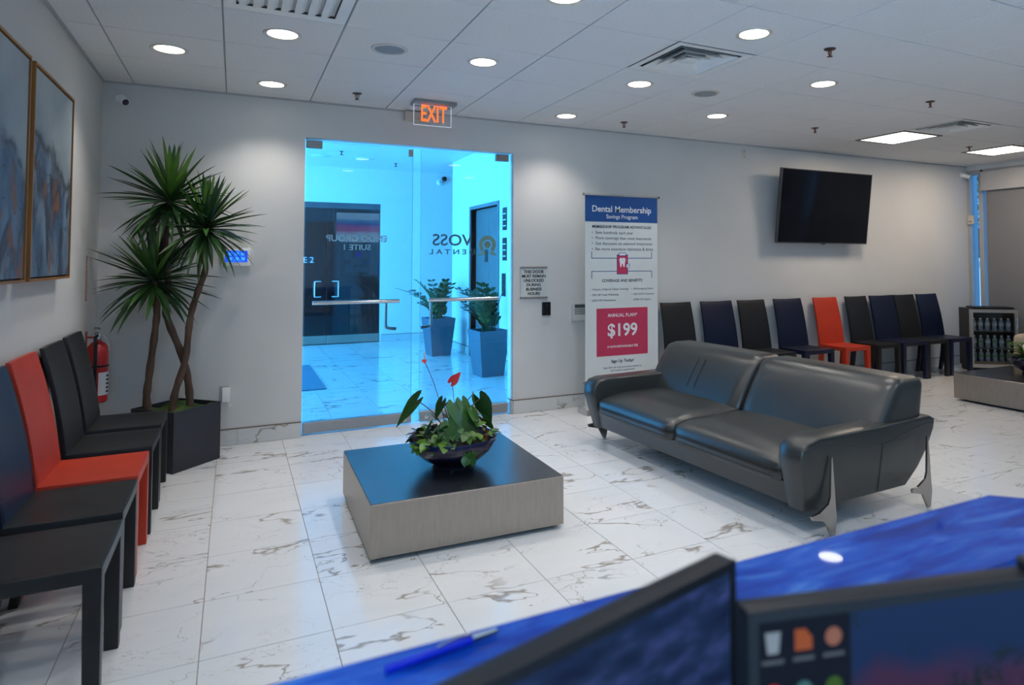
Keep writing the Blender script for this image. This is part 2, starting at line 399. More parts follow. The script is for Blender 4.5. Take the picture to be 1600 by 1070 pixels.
# lettering on the lobby side of the glass: reads from the lobby, mirrored from here
RL = (pi / 2, 0, pi); yl = GY + .007
text('ENDO GROUP', .075, silv, door1, (1.618, yl, 1.603), RL, bold=.02, width=.50, height=.055)
text('SUITE 1', .06, silv, door1, (1.615, yl, 1.528), RL, bold=.015, width=.22, height=.048)
bm = lathe([(0, .001), (.026, .001), (.026, 0)], 20); st = obj('sticker', bm, M('sticker_blue', (.01, .04, .45), .4), door1, loc=(1.632, yl, 1.468), rot=(-pi / 2, 0, 0))
text('VOSS', .12, blk, door2, (2.452, yl, 1.598), RL, bold=.012, width=.375, height=.105)
text('D E N T A L', .06, blk, door2, (2.455, yl, 1.494), RL, bold=.02, width=.43, height=.045)
bm = bmesh.new()   # ring logo with an inner arch
def ring(bm, r0, r1, a0, a1, n=24, zt=.0008, cx=0, cz=0):
    prev = None; fs = []
    for k in range(n + 1):
        a = a0 + (a1 - a0) * k / n
        q = [bm.verts.new((cx + r * cos(a), y, cz + r * sin(a))) for r, y in ((r0, 0), (r1, 0), (r1, zt), (r0, zt))]
        if prev:
            for s in range(4): bm.faces.new((prev[s], prev[(s + 1) % 4], q[(s + 1) % 4], q[s]))
        prev = q
ring(bm, .046, .085, rad(-52), rad(232)); ring(bm, .0, .033, 0, 2 * pi, cz=.0)
for s in (-1, 1):
    prism([(s * .028, -.055), (s * .085, -.086), (s * .085, -.104), (s * .022, -.09)], 'y', 0, .0008, bm=bm)
obj('logo', bm, M('vinyl_logo', (.62, .62, .42), .5), door2, loc=(2.786, yl, 1.565))

# ================================================================== LOBBY BEYOND THE DOORS
LH = 3.03; LX = 3.87; LY = 6.2
lw = M('lobby_paint', (.80, .80, .79), .6, var=.02)
lf = tag(obj('floor_lobby', B(-3.5, 5.6, WT, LY + 2.6, -.12, -.004), grout, smooth=0), 'blue-lit marble tile floor of the lobby behind the glass doors', 'floor', kind='structure')
marbl = marb
xs = cuts(-.05, 4.6, FX0, TX); ys = cuts(0, LY, .13, TY)
for a, b in zip(xs, xs[1:]):
    for c, d in zip(ys, ys[1:]):
        if a > LX and d < 4.7: continue
        floor_tile(a, b, c, d, lf)
bm = bmesh.new(); xs2 = cuts(-3.5, -.05, FX0, TX)
for a, b in zip(xs2, xs2[1:]):
    for c, d in zip(ys, ys[1:]): box(bm, a + .0016, b - .0016, c + .0016, d - .0016, -.02, 0)
o = obj('floor_tile_field', bm, marb, lf, smooth=0); o['kind'] = 'stuff'
struct('ceiling_lobby', B(-3.5, 5.6, WT, LY + 2.6, LH, LH + .15), lw, 'smooth pale ceiling of the lobby', 'ceiling')
# far wall with opening for the neighbouring suite
SX0, SX1, SZ = 1.20, 2.985, 2.42
bm = bmesh.new(); box(bm, -3.5, SX0, LY, LY + .12, 0, LH); box(bm, SX1, 5.6, LY, LY + .12, 0, LH); box(bm, SX0, SX1, LY, LY + .12, SZ, LH)
struct('wall_lobby_far', bm, lw, 'far lobby wall holding the dark suite doors', 'wall')
# right wall with lift opening y 2.66..3.84
EY0, EY1, EZ = 2.68, 3.83, 2.18
bm = bmesh.new(); box(bm, LX, LX + .6, WT, EY0, 0, LH); box(bm, LX, LX + .6, EY1, 4.8, 0, LH); box(bm, LX, LX + .6, EY0, EY1, EZ, LH)
box(bm, 5.45, 5.6, 4.8, LY, 0, LH); box(bm, LX + .6, 5.6, 4.7, 4.8, 0, LH)
struct('wall_lobby_right', bm, lw, 'bright lobby wall with the lift doors', 'wall')
baseboard('baseboard_lobby', [((LX, EY0 - .06, 0), (LX, WT, 0), (-1, 0, 0)), ((LX, 4.8, 0), (LX, EY1 + .06, 0), (-1, 0, 0)),
                              ((SX1 + .03, LY, 0), (5.4, LY, 0), (0, -1, 0))], 'marble baseboard around the lobby')
# street-side window frame of the lobby (out of view, gives the daylight)
wf = M('alu_frame', (.42, .42, .41), .4, .6, var=.04)
bm = bmesh.new()
for y in (WT, 1.6, 3.1, 4.6, LY - .06): box(bm, -3.5, -3.42, y, y + .06, 0, LH)
box(bm, -3.5, -3.42, WT, LY, 0, .06); box(bm, -3.5, -3.42, WT, LY, LH - .06, LH)
struct('window_2', bm, wf, 'tall street-side window frame of the lobby', 'window')
# lift
lift = tag(obj('door_4', B(LX + .09, LX + .13, EY0, EY1, 0, EZ), M('lift_steel', (.20, .20, .20), .4, .15, var=.06), smooth=0), 'dark steel lift doors in the lobby', 'door', kind='structure')
fr = M('lift_frame', (.22, .22, .23), .4, .15)
bm = bmesh.new(); box(bm, LX - .015, LX + .09, EY0 - .05, EY0, 0, EZ + .05); box(bm, LX - .015, LX + .09, EY1, EY1 + .05, 0, EZ + .05); box(bm, LX - .015, LX + .09, EY0, EY1, EZ, EZ + .05)
obj('lift_frame', bm, fr, lift, smooth=0)
ym = (EY0 + EY1) / 2
obj('door_panel', B(LX + .078, LX + .089, EY0 + .005, ym - .003, .01, EZ - .01), MATS['lift_steel'], lift, smooth=0)
obj('door_panel', B(LX + .078, LX + .089, ym + .003, EY1 - .005, .01, EZ - .01), MATS['lift_steel'], lift, smooth=0)
obj('notice_plate', B(LX + .071, LX + .077, 3.30, 3.42, 1.40, 1.58), M('notice_dark', (.06, .03, .02), .5), lift, smooth=0)
lsg = thing('lift_call_panel', 'dark lift call panel on the lobby wall beside the lift', 'panel', (LX, 2.45, 0))
obj('plate', B(-.012, 0, -.06, .06, .95, 1.25, .002, 1), M('panel_dark', (.05, .06, .07), .3, .5), lsg)
for z in (1.06, 1.14): obj('button', lathe([(0, .006), (.014, .006), (.014, 0)], 12), chrome, lsg, loc=(-.012, 0, z), rot=(0, -pi / 2, 0))
for k, (z0, z1) in enumerate(((1.82, 2.12), (1.42, 1.72))):
    s = thing('wall_plaque', ['small dark floor-directory plaque beside the lift, upper one', 'small dark plaque beside the lift, lower one'][k], 'plaque', (LX, 2.42, 0), group='plaques beside the lift')
    obj('plaque_plate', B(-.01, 0, -.07, .07, z0, z1, .002, 1), MATS['panel_dark'], s)
    for q in range(3): obj('plaque_line', B(-.0115, -.0095, -.05, .05, z0 + .05 + q * .08, z0 + .065 + q * .08), white, s, smooth=0)
# neighbouring suite behind dark glass
bm = bmesh.new(); box(bm, SX0 - .3, SX1 + .3, LY + 1.5, LY + 1.6, 0, LH); box(bm, SX0 - .4, SX0 - .3, LY + .12, LY + 1.6, 0, LH); box(bm, SX1 + .3, SX1 + .4, LY + .12, LY + 1.6, 0, LH)
struct('wall_suite', bm, M('suite_paint', (.40, .41, .44), .7), 'dark interior walls of the neighbouring suite', 'wall')
darkg = glass('smoked_glass', (.42, .50, .60), .03, 1.6)
d3 = tag(obj('door_3', B(SX0, SX1, LY + .02, LY + .032, SZ - .10, SZ), M('door_header', (.10, .12, .14), .4, .5), smooth=0), 'dark smoked-glass double doors of the suite across the lobby', 'door', kind='structure')
mid = 2.10
for a, b in ((SX0 + .01, mid - .004), (mid + .004, SX1 - .01)):
    g = obj('glass_pane', B(a, b, LY + .02, LY + .03, .14, SZ - .10), darkg, d3, smooth=0)
    obj('bottom_rail', B(a, b, LY + .005, LY + .045, .01, .15, .003, 1), steel, d3)
for xh, s in ((1.945, -1), (2.235, 1)):
    obj('pull_handle', tube(spline([(xh + s * .05 * -1, LY + .02, 1.07), (xh - s * .05, LY - .04, 1.07), (xh + s * .035, LY - .045, 1.07), (xh + s * .045, LY - .045, 1.05), (xh + s * .045, LY - .045, .83), (xh + s * .035, LY - .045, .81), (xh - s * .05, LY - .04, .81), (xh - s * .05, LY + .02, .81)], 3), .012, 8), chrome, d3)
sg = thing('suite_sign', 'small dark sign reading E 2 on the far suite door', 'sign', (1.77, LY + .012, 1.43))
obj('sign_plate', B(-.14, .125, -.004, .006, -.055, .055), M('sign_navy', (.01, .012, .03), .5), sg, smooth=0)
text('E 2', .09, M('sign_white', (.8, .8, .8), .5), sg, (.03, -.005, 0), width=.16)
# picture in the suite
def nodes_mat(name, builder, rough=.5, emit=0, dark=False):
    m = bpy.data.materials.new(name); m.use_nodes = True; nt = m.node_tree; b = nt.nodes['Principled BSDF']
    c = builder(nt)
    if dark: b.inputs['Base Color'].default_value = (.003, .003, .004, 1); b.inputs['Specular IOR Level'].default_value = .05
    else: L(nt, c, b.inputs['Base Color'])
    b.inputs['Roughness'].default_value = rough
    if emit: L(nt, c, b.inputs['Emission Color']); b.inputs['Emission Strength'].default_value = emit
    MATS[name] = m; return m
def ramp(nt, fac, stops, interp='LINEAR'):
    r = nt.nodes.new('ShaderNodeValToRGB'); r.color_ramp.interpolation = interp
    while len(r.color_ramp.elements) < len(stops): r.color_ramp.elements.new(.5)
    for e, (p, c) in zip(r.color_ramp.elements, stops): e.position = p; e.color = (*c, 1)
    L(nt, fac, r.inputs[0]); return r.outputs[0]
def coordz(nt, axis='Z', wob=0, scale=2, lo=0, hi=1, stretch=(1, 1, 1)):
    tc = nt.nodes.new('ShaderNodeTexCoord'); sp = nt.nodes.new('ShaderNodeSeparateXYZ'); L(nt, tc.outputs['Object'], sp.inputs[0])
    n = nt.nodes.new('ShaderNodeTexNoise'); n.inputs['Scale'].default_value = scale; n.inputs['Detail'].default_value = 5
    mp = nt.nodes.new('ShaderNodeMapping'); mp.inputs['Scale'].default_value = stretch; L(nt, tc.outputs['Object'], mp.inputs[0]); L(nt, mp.outputs[0], n.inputs['Vector'])
    a = nt.nodes.new('ShaderNodeMath'); a.operation = 'MULTIPLY_ADD'; a.inputs[1].default_value = wob; L(nt, n.outputs['Fac'], a.inputs[0]); L(nt, sp.outputs[axis], a.inputs[2])
    m = nt.nodes.new('ShaderNodeMapRange'); m.inputs['From Min'].default_value = lo + wob / 2; m.inputs['From Max'].default_value = hi + wob / 2; L(nt, a.outputs[0], m.inputs['Value'])
    return m.outputs[0]
picm = nodes_mat('seascape_picture', lambda nt: ramp(nt, coordz(nt, 'Z', .12, 2.2, -.26, .26, (1, 1, 3)),
        [(.0, (.40, .48, .48)), (.30, (.45, .50, .50)), (.40, (.50, .05, .16)), (.52, (.42, .05, .20)), (.62, (.03, .05, .30)), (.76, (.10, .30, .45)), (.80, (.35, .5, .55)), (1, (.4, .55, .6))]), .5, 1.2)
pt = thing('wall_screen', 'wide red, blue and white seascape screen inside the dark suite', 'screen', (2.68, LY + .5, 2.02))
obj('screen_frame', B(-.40, .40, 0, .05, -.29, .29, .004, 1), black, pt); obj('picture', B(-.375, .375, -.004, .001, -.265, .265), picm, pt, smooth=0)
# stand behind the glass that carries screen and notices
struct('wall_suite_screen', B(2.25, 3.2, LY + .55, LY + .62, 0, LH), M('suite_blue', (.18, .22, .32), .7), 'dark partition inside the neighbouring suite', 'wall')
bd = thing('notice_board', 'dark notice board with pinned papers inside the suite', 'board', (2.70, LY + .5, 1.42))
obj('board', B(-.30, .30, 0, .05, -.30, .28, .004, 1), M('board_navy', (.02, .03, .07), .6), bd)
for (x, z, ww, hh, c) in ((-.18, .10, .06, .10, 0), (-.04, .0, .10, .08, 0), (.10, .12, .09, .10, 0), (.12, -.02, .10, .06, 1), (.20, .12, .06, .06, 1), (-.16, -.14, .07, .09, 0), (.05, -.16, .12, .06, 0)):
    obj('paper', B(x - ww, x + ww, -.003, .001, z - hh * .8, z + hh * .8), [M('paper', (.36, .40, .44), .7), M('paper_blue', (.05, .10, .5), .7)][c], bd, smooth=0)
pst = thing('printed_decal', 'narrow grey printed decal strip inside the smoked glass of the suite', 'decal', (2.27, LY + .05, 0))
for k in range(7): obj('decal_block', B(-.05, .05, 0, .004, 1.72 - k * .11, 1.78 - k * .11), M('decal_grey', (.20, .22, .22), .6), pst, smooth=0)
sc2 = thing('stacked_chair', 'black chair with curved back seen inside the dark suite', 'chair', (2.62, LY + .42, 0))
for k in range(3):
    obj('chair_back', tube(spline([(-.08 + k * .1, 0, 0), (-.10 + k * .1, 0, .45), (-.06 + k * .1, 0, .72), (.10 + k * .1, .04, .76), (.14 + k * .1, .04, .45), (.16 + k * .1, .06, 0)], 5), .014, 8), black, sc2)
obj('chair_seat', B(-.12, .36, -.12, .1, .40, .45, .01, 2), black, sc2)
# lobby ceiling fittings
for k, (x, y) in enumerate(((2.07, 4.42), (3.05, 5.3))):
    o = obj('sprinkler_head', lathe([(0, -.055), (.028, -.055), (.028, -.05), (.008, -.046), (.008, -.01), (.03, -.004), (.03, 0)], 12), M('bronze', (.06, .035, .03), .4, .7), loc=(x, y, LH))
    tag(o, ['sprinkler on the lobby ceiling above the dark suite doors', 'sprinkler on the lobby ceiling nearer the corner'][k], 'sprinkler', 'lobby sprinklers')
for k, (x, y) in enumerate(((1.85, 5.0), (2.5, 5.0))):
    o = obj('ceiling_disc', lathe([(0, -.012), (.13, -.010), (.15, 0)], 24), lw, loc=(x, y, LH))
    tag(o, ['flat white ceiling disc in the lobby, the left one', 'flat white ceiling disc in the lobby, the right one'][k], 'ceiling speaker', 'lobby ceiling discs')
dm = thing('dome_camera', 'white dome camera on the far lobby wall', 'camera', (4.05, LY, 2.86))
obj('mount', lathe([(0, 0), (.06, 0), (.06, .04), (.05, .05), (0, .05)], 20), white, dm, rot=(pi / 2, 0, 0))
obj('dome', lathe([(.05, .05), (.045, .08), (.025, .10), (0, .105)], 20), M('dome_white', (.55, .6, .6), .25), dm, rot=(pi / 2, 0, 0))
for s in (-1, 1): obj('lens', lathe([(0, .006), (.012, .004), (.012, 0)], 10), black, dm, loc=(s * .02, -.098, .0), rot=(pi / 2, 0, 0))
hs = thing('wall_strobe', 'small dark round strobe high on the far lobby wall', 'alarm', (4.13, LY, 3.0 - .07))
obj('strobe_body', lathe([(0, .05), (.03, .045), (.045, .02), (.045, 0), (0, 0)], 16), black, hs, rot=(pi / 2, 0, 0))
mat_ = tag(obj('entrance_mat', B(.45, 1.62, 2.02, 3.9, .0, .012, .004, 1), M('mat_blue', (.06, .16, .24), .95, var=.2, vs=120, bump=.5, bs=400)), 'dark rectangular entrance mat on the lobby floor', 'mat')

# ================================================================== PLANT HELPERS
greens = [M('leaf_dark', (.018, .060, .014), .38, var=.3, vs=8), M('leaf_mid', (.035, .115, .020), .38, var=.3, vs=8), M('leaf_bright', (.085, .20, .02), .40, var=.25, vs=8), M('leaf_pale', (.12, .22, .06), .45, var=.25, vs=8)]
barkm = M('bark', (.085, .048, .032), .8, var=.35, vs=14, bump=.8, bs=60, stretch=(1, 1, .4))
stemm = M('stem_green', (.05, .07, .02), .6, var=.2); stemr = M('stem_brown', (.09, .03, .03), .6, var=.2)
def blade(L_, wmax, droop, fold=.25, n=7, prof=None, curl=0.0):
    """leaf blade along +X, rising in Z, folded along the midrib"""
    bm = bmesh.new(); rows = []
    for i in range(n + 1):
        t = i / n; wv = (prof(t) if prof else sin(pi * min(1, (t * .92 + .08)) ** .8)) * wmax
        x = L_ * (t - .10 * droop * t * t); z = -L_ * droop * t * t
        rows.append([bm.verts.new((x, -wv, z + fold * wv)), bm.verts.new((x, 0, z)), bm.verts.new((x, wv, z + fold * wv + curl * wv))])
    for a, b in zip(rows, rows[1:]):
        for k in (0, 1): bm.faces.new((a[k], a[k + 1], b[k + 1], b[k]))
    bmesh.ops.remove_doubles(bm, verts=bm.verts, dist=1e-6)
    return bm
def heart(L_, W):
    """heart-shaped blade, stalk joint at the origin, tip along +X"""
    out = [(-.22, .28), (-.26, .50), (-.12, .78), (.08, .92), (.28, .90), (.50, .66), (.75, .34), (.92, .10), (1, 0)]
    bm = bmesh.new(); mid = [bm.verts.new((L_ * x, 0, -.10 * L_ * max(0, x) ** 2)) for x in (0, 0, .0, .08, .28, .50, .75, .97, 1)]
    for s in (-1, 1):
        ed = [bm.verts.new((L_ * x, s * W * y, -.10 * L_ * max(0, x) ** 2 + .10 * W * y)) for x, y in out]
        for k in range(len(out) - 1):
            f = [mid[k], ed[k], ed[k + 1], mid[k + 1]]
            bm.faces.new(f if s > 0 else f[::-1])
    bmesh.ops.remove_doubles(bm, verts=bm.verts, dist=1e-5); bmesh.ops.dissolve_degenerate(bm, edges=bm.edges, dist=1e-6)
    return bm
def put(me, mat, parent, loc, az, el, roll_=0, sc=1, nm='leaf'):
    key = (me.name, mat.name)
    if key not in LM:
        m2 = me.copy(); m2.materials.clear(); m2.materials.append(mat); LM[key] = m2
    o = bpy.data.objects.new(nm, LM[key]); COL.objects.link(o); o.parent = parent
    d = Matrix.Rotation(az, 4, 'Z') @ Matrix.Rotation(-el, 4, 'Y') @ Matrix.Rotation(roll_, 4, 'X')
    o.matrix_local = Matrix.Translation(loc) @ d @ Matrix.Scale(sc, 4)
    return o
LM = {}
# ZZ plants in tapered pots in the lobby
potm = M('pot_grey', (.10, .13, .17), .45, var=.15, vs=3)
soil = M('soil', (.03, .022, .016), .95, var=.4, vs=40)
def zz_plant(x, y, label, seed):
    rnd = random.Random(seed); t = thing('potted_zz_plant', label, 'plant', (x, y, 0), rad(4), group='lobby potted plants')
    b0, b1, hh = .145, .20, .56
    bm = bmesh.new()
    v = []
    for r, z in ((b0, 0), (b1, hh), (b1 - .018, hh), (b1 - .03, hh - .06)): v.append([bm.verts.new((sx * r, sy * r, z)) for sx, sy in ((-1, -1), (1, -1), (1, 1), (-1, 1))])
    bm.faces.new(v[0][::-1])
    for A, Bq in zip(v, v[1:]):
        for k in range(4): bm.faces.new((A[k], A[(k + 1) % 4], Bq[(k + 1) % 4], Bq[k]))
    obj('pot', bm, potm, t, smooth=0)
    obj('soil', B(-b1 + .028, b1 - .028, -b1 + .028, b1 - .028, hh - .075, hh - .05), soil, t, smooth=0)
    for k in range(20):
        az = rnd.uniform(0, 2 * pi); ln = rnd.uniform(.34, .70); lean = rnd.uniform(.25, .95)
        if cos(az) > 0: lean *= 1 - .85 * cos(az)
        r0 = rnd.uniform(0, .08); p0 = Vector((r0 * cos(az), r0 * sin(az), hh - .06)); d = Vector((cos(az), sin(az), 0))
        pts = [p0 + d * (ln * lean * s * s) + Vector((0, 0, ln * (s - .28 * lean * s * s))) for s in [i / 7 for i in range(8)]]
        fr_ = obj('stem', tube(pts, [.008 - .0007 * i for i in range(8)], 6), stemm, t)
        bm = bmesh.new()
        for i in range(2, 8):
            for s in (-1, 1):
                dv = (pts[i] - pts[i - 1]).normalized(); side = dv.cross(Vector((0, 0, 1)))
                if side.length < .1: side = Vector((1, 0, 0))
                side = side.normalized() * s; ax = (side * .8 + dv * .6).normalized(); nrm = ax.cross(dv).normalized(); l2 = .105 if i < 7 else .08; wv = ax.cross(nrm).normalized() * .027
                q = [pts[i], pts[i] + ax * l2 * .35 + wv, pts[i] + ax * l2 * .75 + wv * .7, pts[i] + ax * l2, pts[i] + ax * l2 * .75 - wv * .7, pts[i] + ax * l2 * .35 - wv]
                bm.faces.new([bm.verts.new(p + nrm * .004 * (j in (1, 2, 4, 5))) for j, p in enumerate(q)])
        fo = obj('frond', bm, greens[rnd.choice((0, 0, 1))], fr_); fo['kind'] = 'stuff'
zz_plant(3.46, 4.13, 'tall grey tapered pot of leafy plant, the one farther into the lobby', 3)
zz_plant(3.53, 2.10, 'tall grey tapered pot of leafy plant just behind the right glass door', 5)

# ================================================================== RIGHT WINDOW WALL
glassw = glass('window_glass', (.80, .92, 1.0))
mull = M('mullion', (.40, .42, .43), .4, .3, var=.03)
bm = bmesh.new(); box(bm, XR, XR + .2, YF, -6.0, 0, H + .3); box(bm, XR, XR + .12, -6.0, 0, -.1, .03)
box(bm, XR, XR + .12, -6.0, 0, 2.66, 3.05)
struct('wall_right', bm, wallm, 'end wall holding the tall shaded windows', 'wall')
edges = [0, -.19, -1.65, -3.1, -4.55, -6.0]
for k, (a, b) in enumerate(zip(edges, edges[1:])):
    wn = tag(obj('window_%d' % (k + 3), B(XR + .05, XR + .062, b + .02, a - .02, .05, 2.64), glassw, smooth=0),
             ['narrow blue window strip beside the entrance wall corner', 'tall blue window behind the grey roller shade nearest the corner', 'tall window behind the second shade', 'tall window behind the third shade', 'tall window behind the last shade'][k], 'window', kind='structure')
    bm = bmesh.new(); box(bm, XR + .01, XR + .10, b - .03, b + .03, .03, 2.66)
    box(bm, XR + .01, XR + .10, b + .03, a, 2.60, 2.66); box(bm, XR + .01, XR + .10, b + .03, a, .03, .08)
    if k == 0: box(bm, XR + .012, XR + .10, -.045, -.0, .08, 2.60)
    obj('window_frame', bm, mull, wn, smooth=0)
    if k:
        sh = thing('roller_shade', ['grey roller shade drawn down over the window nearest the corner', 'grey roller shade, second from the corner', 'grey roller shade, third from the corner', 'grey roller shade, farthest from the corner'][k - 1], 'shade', (XR, 0, 0), group='roller shades on the end wall')
        obj('valance', B(-.085, -.002, b + .04, a - .055, 2.36, 2.62, .004, 1), M('valance', (.36, .36, .37), .5, var=.03), sh)
        obj('shade_fabric', B(-.034, -.030, b + .05, a - .10, .10, 2.37), M('shade_fabric', (.17, .17, .18), .85, var=.06, vs=60, bump=.2, bs=500), sh, smooth=0)
        obj('hem_bar', B(-.04, -.024, b + .05, a - .10, .075, .10, .003, 1), MATS['valance'], sh)
sb = thing('wall_sensor', 'small white box on the mullion in the corner by the blue window strip', 'sensor', (XR, -.055, 1.98))
obj('sensor_body', B(-.02, .012, -.045, .035, -.06, .06, .004, 1), offw, sb); obj('sensor_slot', B(-.0215, -.0195, -.03, .02, -.03, -.02), black, sb, smooth=0)
# outside
out_g = struct('ground_outside', B(XR + .2, 30, -14, 10, -.3, -.1), M('asphalt', (.12, .12, .12), .9, var=.2), 'pavement outside the end windows', 'ground')
ow = thing('garden_wall', 'sunlit white low wall outside the end windows', 'wall', (16, 0, 0))
obj('wall_body', B(0, .3, -8, 9, -.1, 1.40), M('white_render', (.85, .85, .85), .8, var=.03, emit=None), ow, smooth=0)
obj('wall_cap', B(-.05, .35, -8, 9, 1.40, 1.48), white, ow, smooth=0)
for k, (ty, tx) in enumerate(((1.9, 18.5), (-1.6, 19.5), (5.4, 18.8))):
    rnd = random.Random(k + 40); tr = thing('street_tree', ['leafy tree seen through the corner window strip', 'leafy tree seen beside the roller shade', 'leafy tree farther off behind the corner window'][k], 'tree', (tx, ty, -.1), group='trees outside')
    obj('trunk', tube(spline([(0, 0, 0), (.05, .03, 1.2), (-.03, 0, 2.4)], 4), [.13] * 4 + [.10] * 4 + [.08], 8), barkm, tr)
    bm = bmesh.new()
    for i in range(900):
        a, e, r = rnd.uniform(0, 2 * pi), rnd.uniform(-1, 1), rnd.uniform(.4, 1) * 1.5
        p = Vector((r * cos(a) * (1 - e * e) ** .5, r * sin(a) * (1 - e * e) ** .5, 3.0 + r * e * 1.2)); ax = Vector((rnd.uniform(-1, 1), rnd.uniform(-1, 1), rnd.uniform(-1, 1))).normalized(); u_ = ax.orthogonal().normalized(); s_ = rnd.uniform(.10, .18)
        bm.faces.new([bm.verts.new(p + q) for q in (ax * s_, u_ * s_ * .5, -ax * s_, -u_ * s_ * .5)])
    o = obj('crown', bm, greens[0], tr, smooth=0); o['kind'] = 'stuff'

# ================================================================== CEILING FITTINGS
def cone_light(x, y, power, color=(1, .93, .85), size=118, blend=.75, z=H - .02, radius=.07):
    l = bpy.data.lights.new('downlight_beam', 'SPOT'); l.energy = power; l.color = color; l.spot_size = rad(size); l.spot_blend = blend; l.shadow_soft_size = radius
    o = bpy.data.objects.new('downlight_beam', l); o.location = (x, y, z); COL.objects.link(o); return o
DL = [((0, 1), 'round downlight nearest the left wall'), ((1, 3.5), None)]
DLS = {(0, 1): 'round recessed downlight above the paintings, nearest the left wall', (1, 2): 'round recessed downlight between the top-left air vent and the first speaker', (1, 0): 'round recessed downlight close to the wall above the blue wall panel',
       (3, 2): 'round recessed downlight in front of the exit sign', (5, 0): 'round recessed downlight close to the wall right of the exit sign', (5, 2): 'round recessed downlight beside the square air vent',
       (5, 4): 'round recessed downlight nearest the camera, in front of the square air vent', (7, 1): 'round recessed downlight closest to the wall left of the television', (7, 3): 'glaring round recessed downlight behind the large sprinkler', (3, 4): 'round recessed downlight cut by the top edge of the picture',
       (1, 6): 'round recessed downlight over the left chairs behind the view', (3, 6): 'round recessed downlight over the reception counter', (6, 6): 'round recessed downlight to the right of the counter', (9, 5): 'round recessed downlight over the right seating behind the view'}
LENS = mesh_from(lathe([(0, .004), (.082, .004), (.084, .010)], 32), 'lens'); LENS.materials.append(lampm)
TRIM = mesh_from(lathe([(.084, .010), (.082, -.002), (.098, -.006), (.104, -.003), (.105, .001)], 32), 'trim_ring'); TRIM.materials.append(trimm)
PW = {}
for (i, j), lb in DLS.items():
    x, y = ccen(i, j); t = thing('downlight', lb, 'light', (x, y, H), group='recessed downlights')
    obj('lens', LENS, None, t, loc=(0, 0, -.006)); obj('trim_ring', TRIM, None, t, loc=(0, 0, -.001))
    b = cone_light(0, 0, PW.get((i, j), 34), z=-.02); b.parent = t
spm = M('speaker_grille', (.30, .33, .35), .6, var=.1, vs=400, bump=.4, bs=900)
for k, (i, j) in enumerate(((2, 2), (6, 2))):
    x, y = ccen(i, j); t = thing('ceiling_speaker', ['round grey ceiling speaker left of the exit sign', 'round grey ceiling speaker right of the square air vent'][k], 'speaker', (x, y, H), group='ceiling speakers')
    obj('speaker_grille', lathe([(0, -.010), (.06, -.009), (.085, -.005), (.09, -.001)], 32), spm, t)
    obj('speaker_rim', lathe([(.088, -.001), (.09, -.007), (.108, -.006), (.112, 0)], 32), trimm, t)
ventm = M('vent_white', (.82, .82, .80), .45, var=.04); ventd = M('vent_dark', (.035, .03, .028), .8, var=.2)
def vent(i, j, label, bars=False):
    x, y = ccen(i, j); t = thing('air_vent', label, 'vent', (x, y, H), group='square ceiling air vents')
    h = T / 2 - .006
    obj('duct_back', B(-h, h, -h, h, .07, .075), M('vent_grey', (.35, .36, .36), .7) if bars else ventd, t, smooth=0)
    def frustum(r0, z0, r1, z1, th=.004):
        bm = bmesh.new(); V = []
        for r, z in ((r0, z0), (r1, z1), (r1 - th, z1 + th), (r0 - th, z0 + th)): V.append([bm.verts.new((sx * r, sy * r, z)) for sx, sy in ((-1, -1), (1, -1), (1, 1), (-1, 1))])
        for q in range(4):
            A, Bq = V[q], V[(q + 1) % 4]
            for k in range(4): bm.faces.new((A[k], A[(k + 1) % 4], Bq[(k + 1) % 4], Bq[k]))
        return bm
    obj('vent_frame', frustum(h, 0, h - .055, .004), ventm, t, smooth=0)
    obj('duct_wall', frustum(h - .058, .006, h - .05, .068), ventd, t, smooth=0)
    if bars:
        obj('added_pan', B(-h + .05, h - .05, -h + .05, h - .05, .018, .022), M('added_pan_grey', (.55, .56, .56), .6), t, smooth=0)  # plate added behind the blades to keep the gaps from going black
        for k in range(7):
            x_ = -h + .09 + k * .066
            bm = prism([(x_ - .02, .004), (x_ + .012, .004), (x_ + .030, .017), (x_ + .010, .0178)], 'y', -h + .06, h - .06); obj('blade', bm, ventm, t, smooth=0)
        return
    for k in range(3):
        r = h - .075 - k * .062; obj('louvre', frustum(r, .000, r - .05, .045), ventm, t, smooth=0)
    obj('centre_plate', B(-.05, .05, -.05, .05, .004, .01), ventm, t, smooth=0)
vent(5, 3, 'square white air vent with stepped louvres, middle of the ceiling'); vent(1, 3, 'square white air vent at the top left edge of the picture', True)
vent(11, 2, 'square air vent beside the nearer fluorescent panel'); vent(14, 2, 'square air vent beside the farther fluorescent panel')
for k, (i, j) in enumerate(((11, 1), (14, 1))):
    x, y = ccen(i, j); t = thing('light_panel', ['square fluorescent ceiling panel, the nearer of the two', 'square fluorescent ceiling panel, the one by the window wall'][k], 'light', (x, y, H), group='fluorescent ceiling panels')
    h = T / 2 - .005; bm = bmesh.new()
    for a in ((-h, h, -h, -h + .03), (-h, h, h - .03, h), (-h, -h + .03, -h + .03, h - .03), (h - .03, h, -h + .03, h - .03)): box(bm, *a, -.004, .03)
    obj('panel_frame', bm, M('panel_frame', (.10, .095, .09), .5), t, smooth=0)
    obj('diffuser', B(-h + .03, h - .03, -h + .03, h - .03, .0, .006), trofm, t, smooth=0)
    l = bpy.data.lights.new('panel_light', 'AREA'); l.shape = 'SQUARE'; l.size = .52; l.energy = 17; l.color = (1, .82, .64)
    o = bpy.data.objects.new('panel_light', l); COL.objects.link(o); o.location = (0, 0, -.012); o.parent = t
sprm = M('sprinkler_bronze', (.10, .055, .05), .35, .7, var=.1)
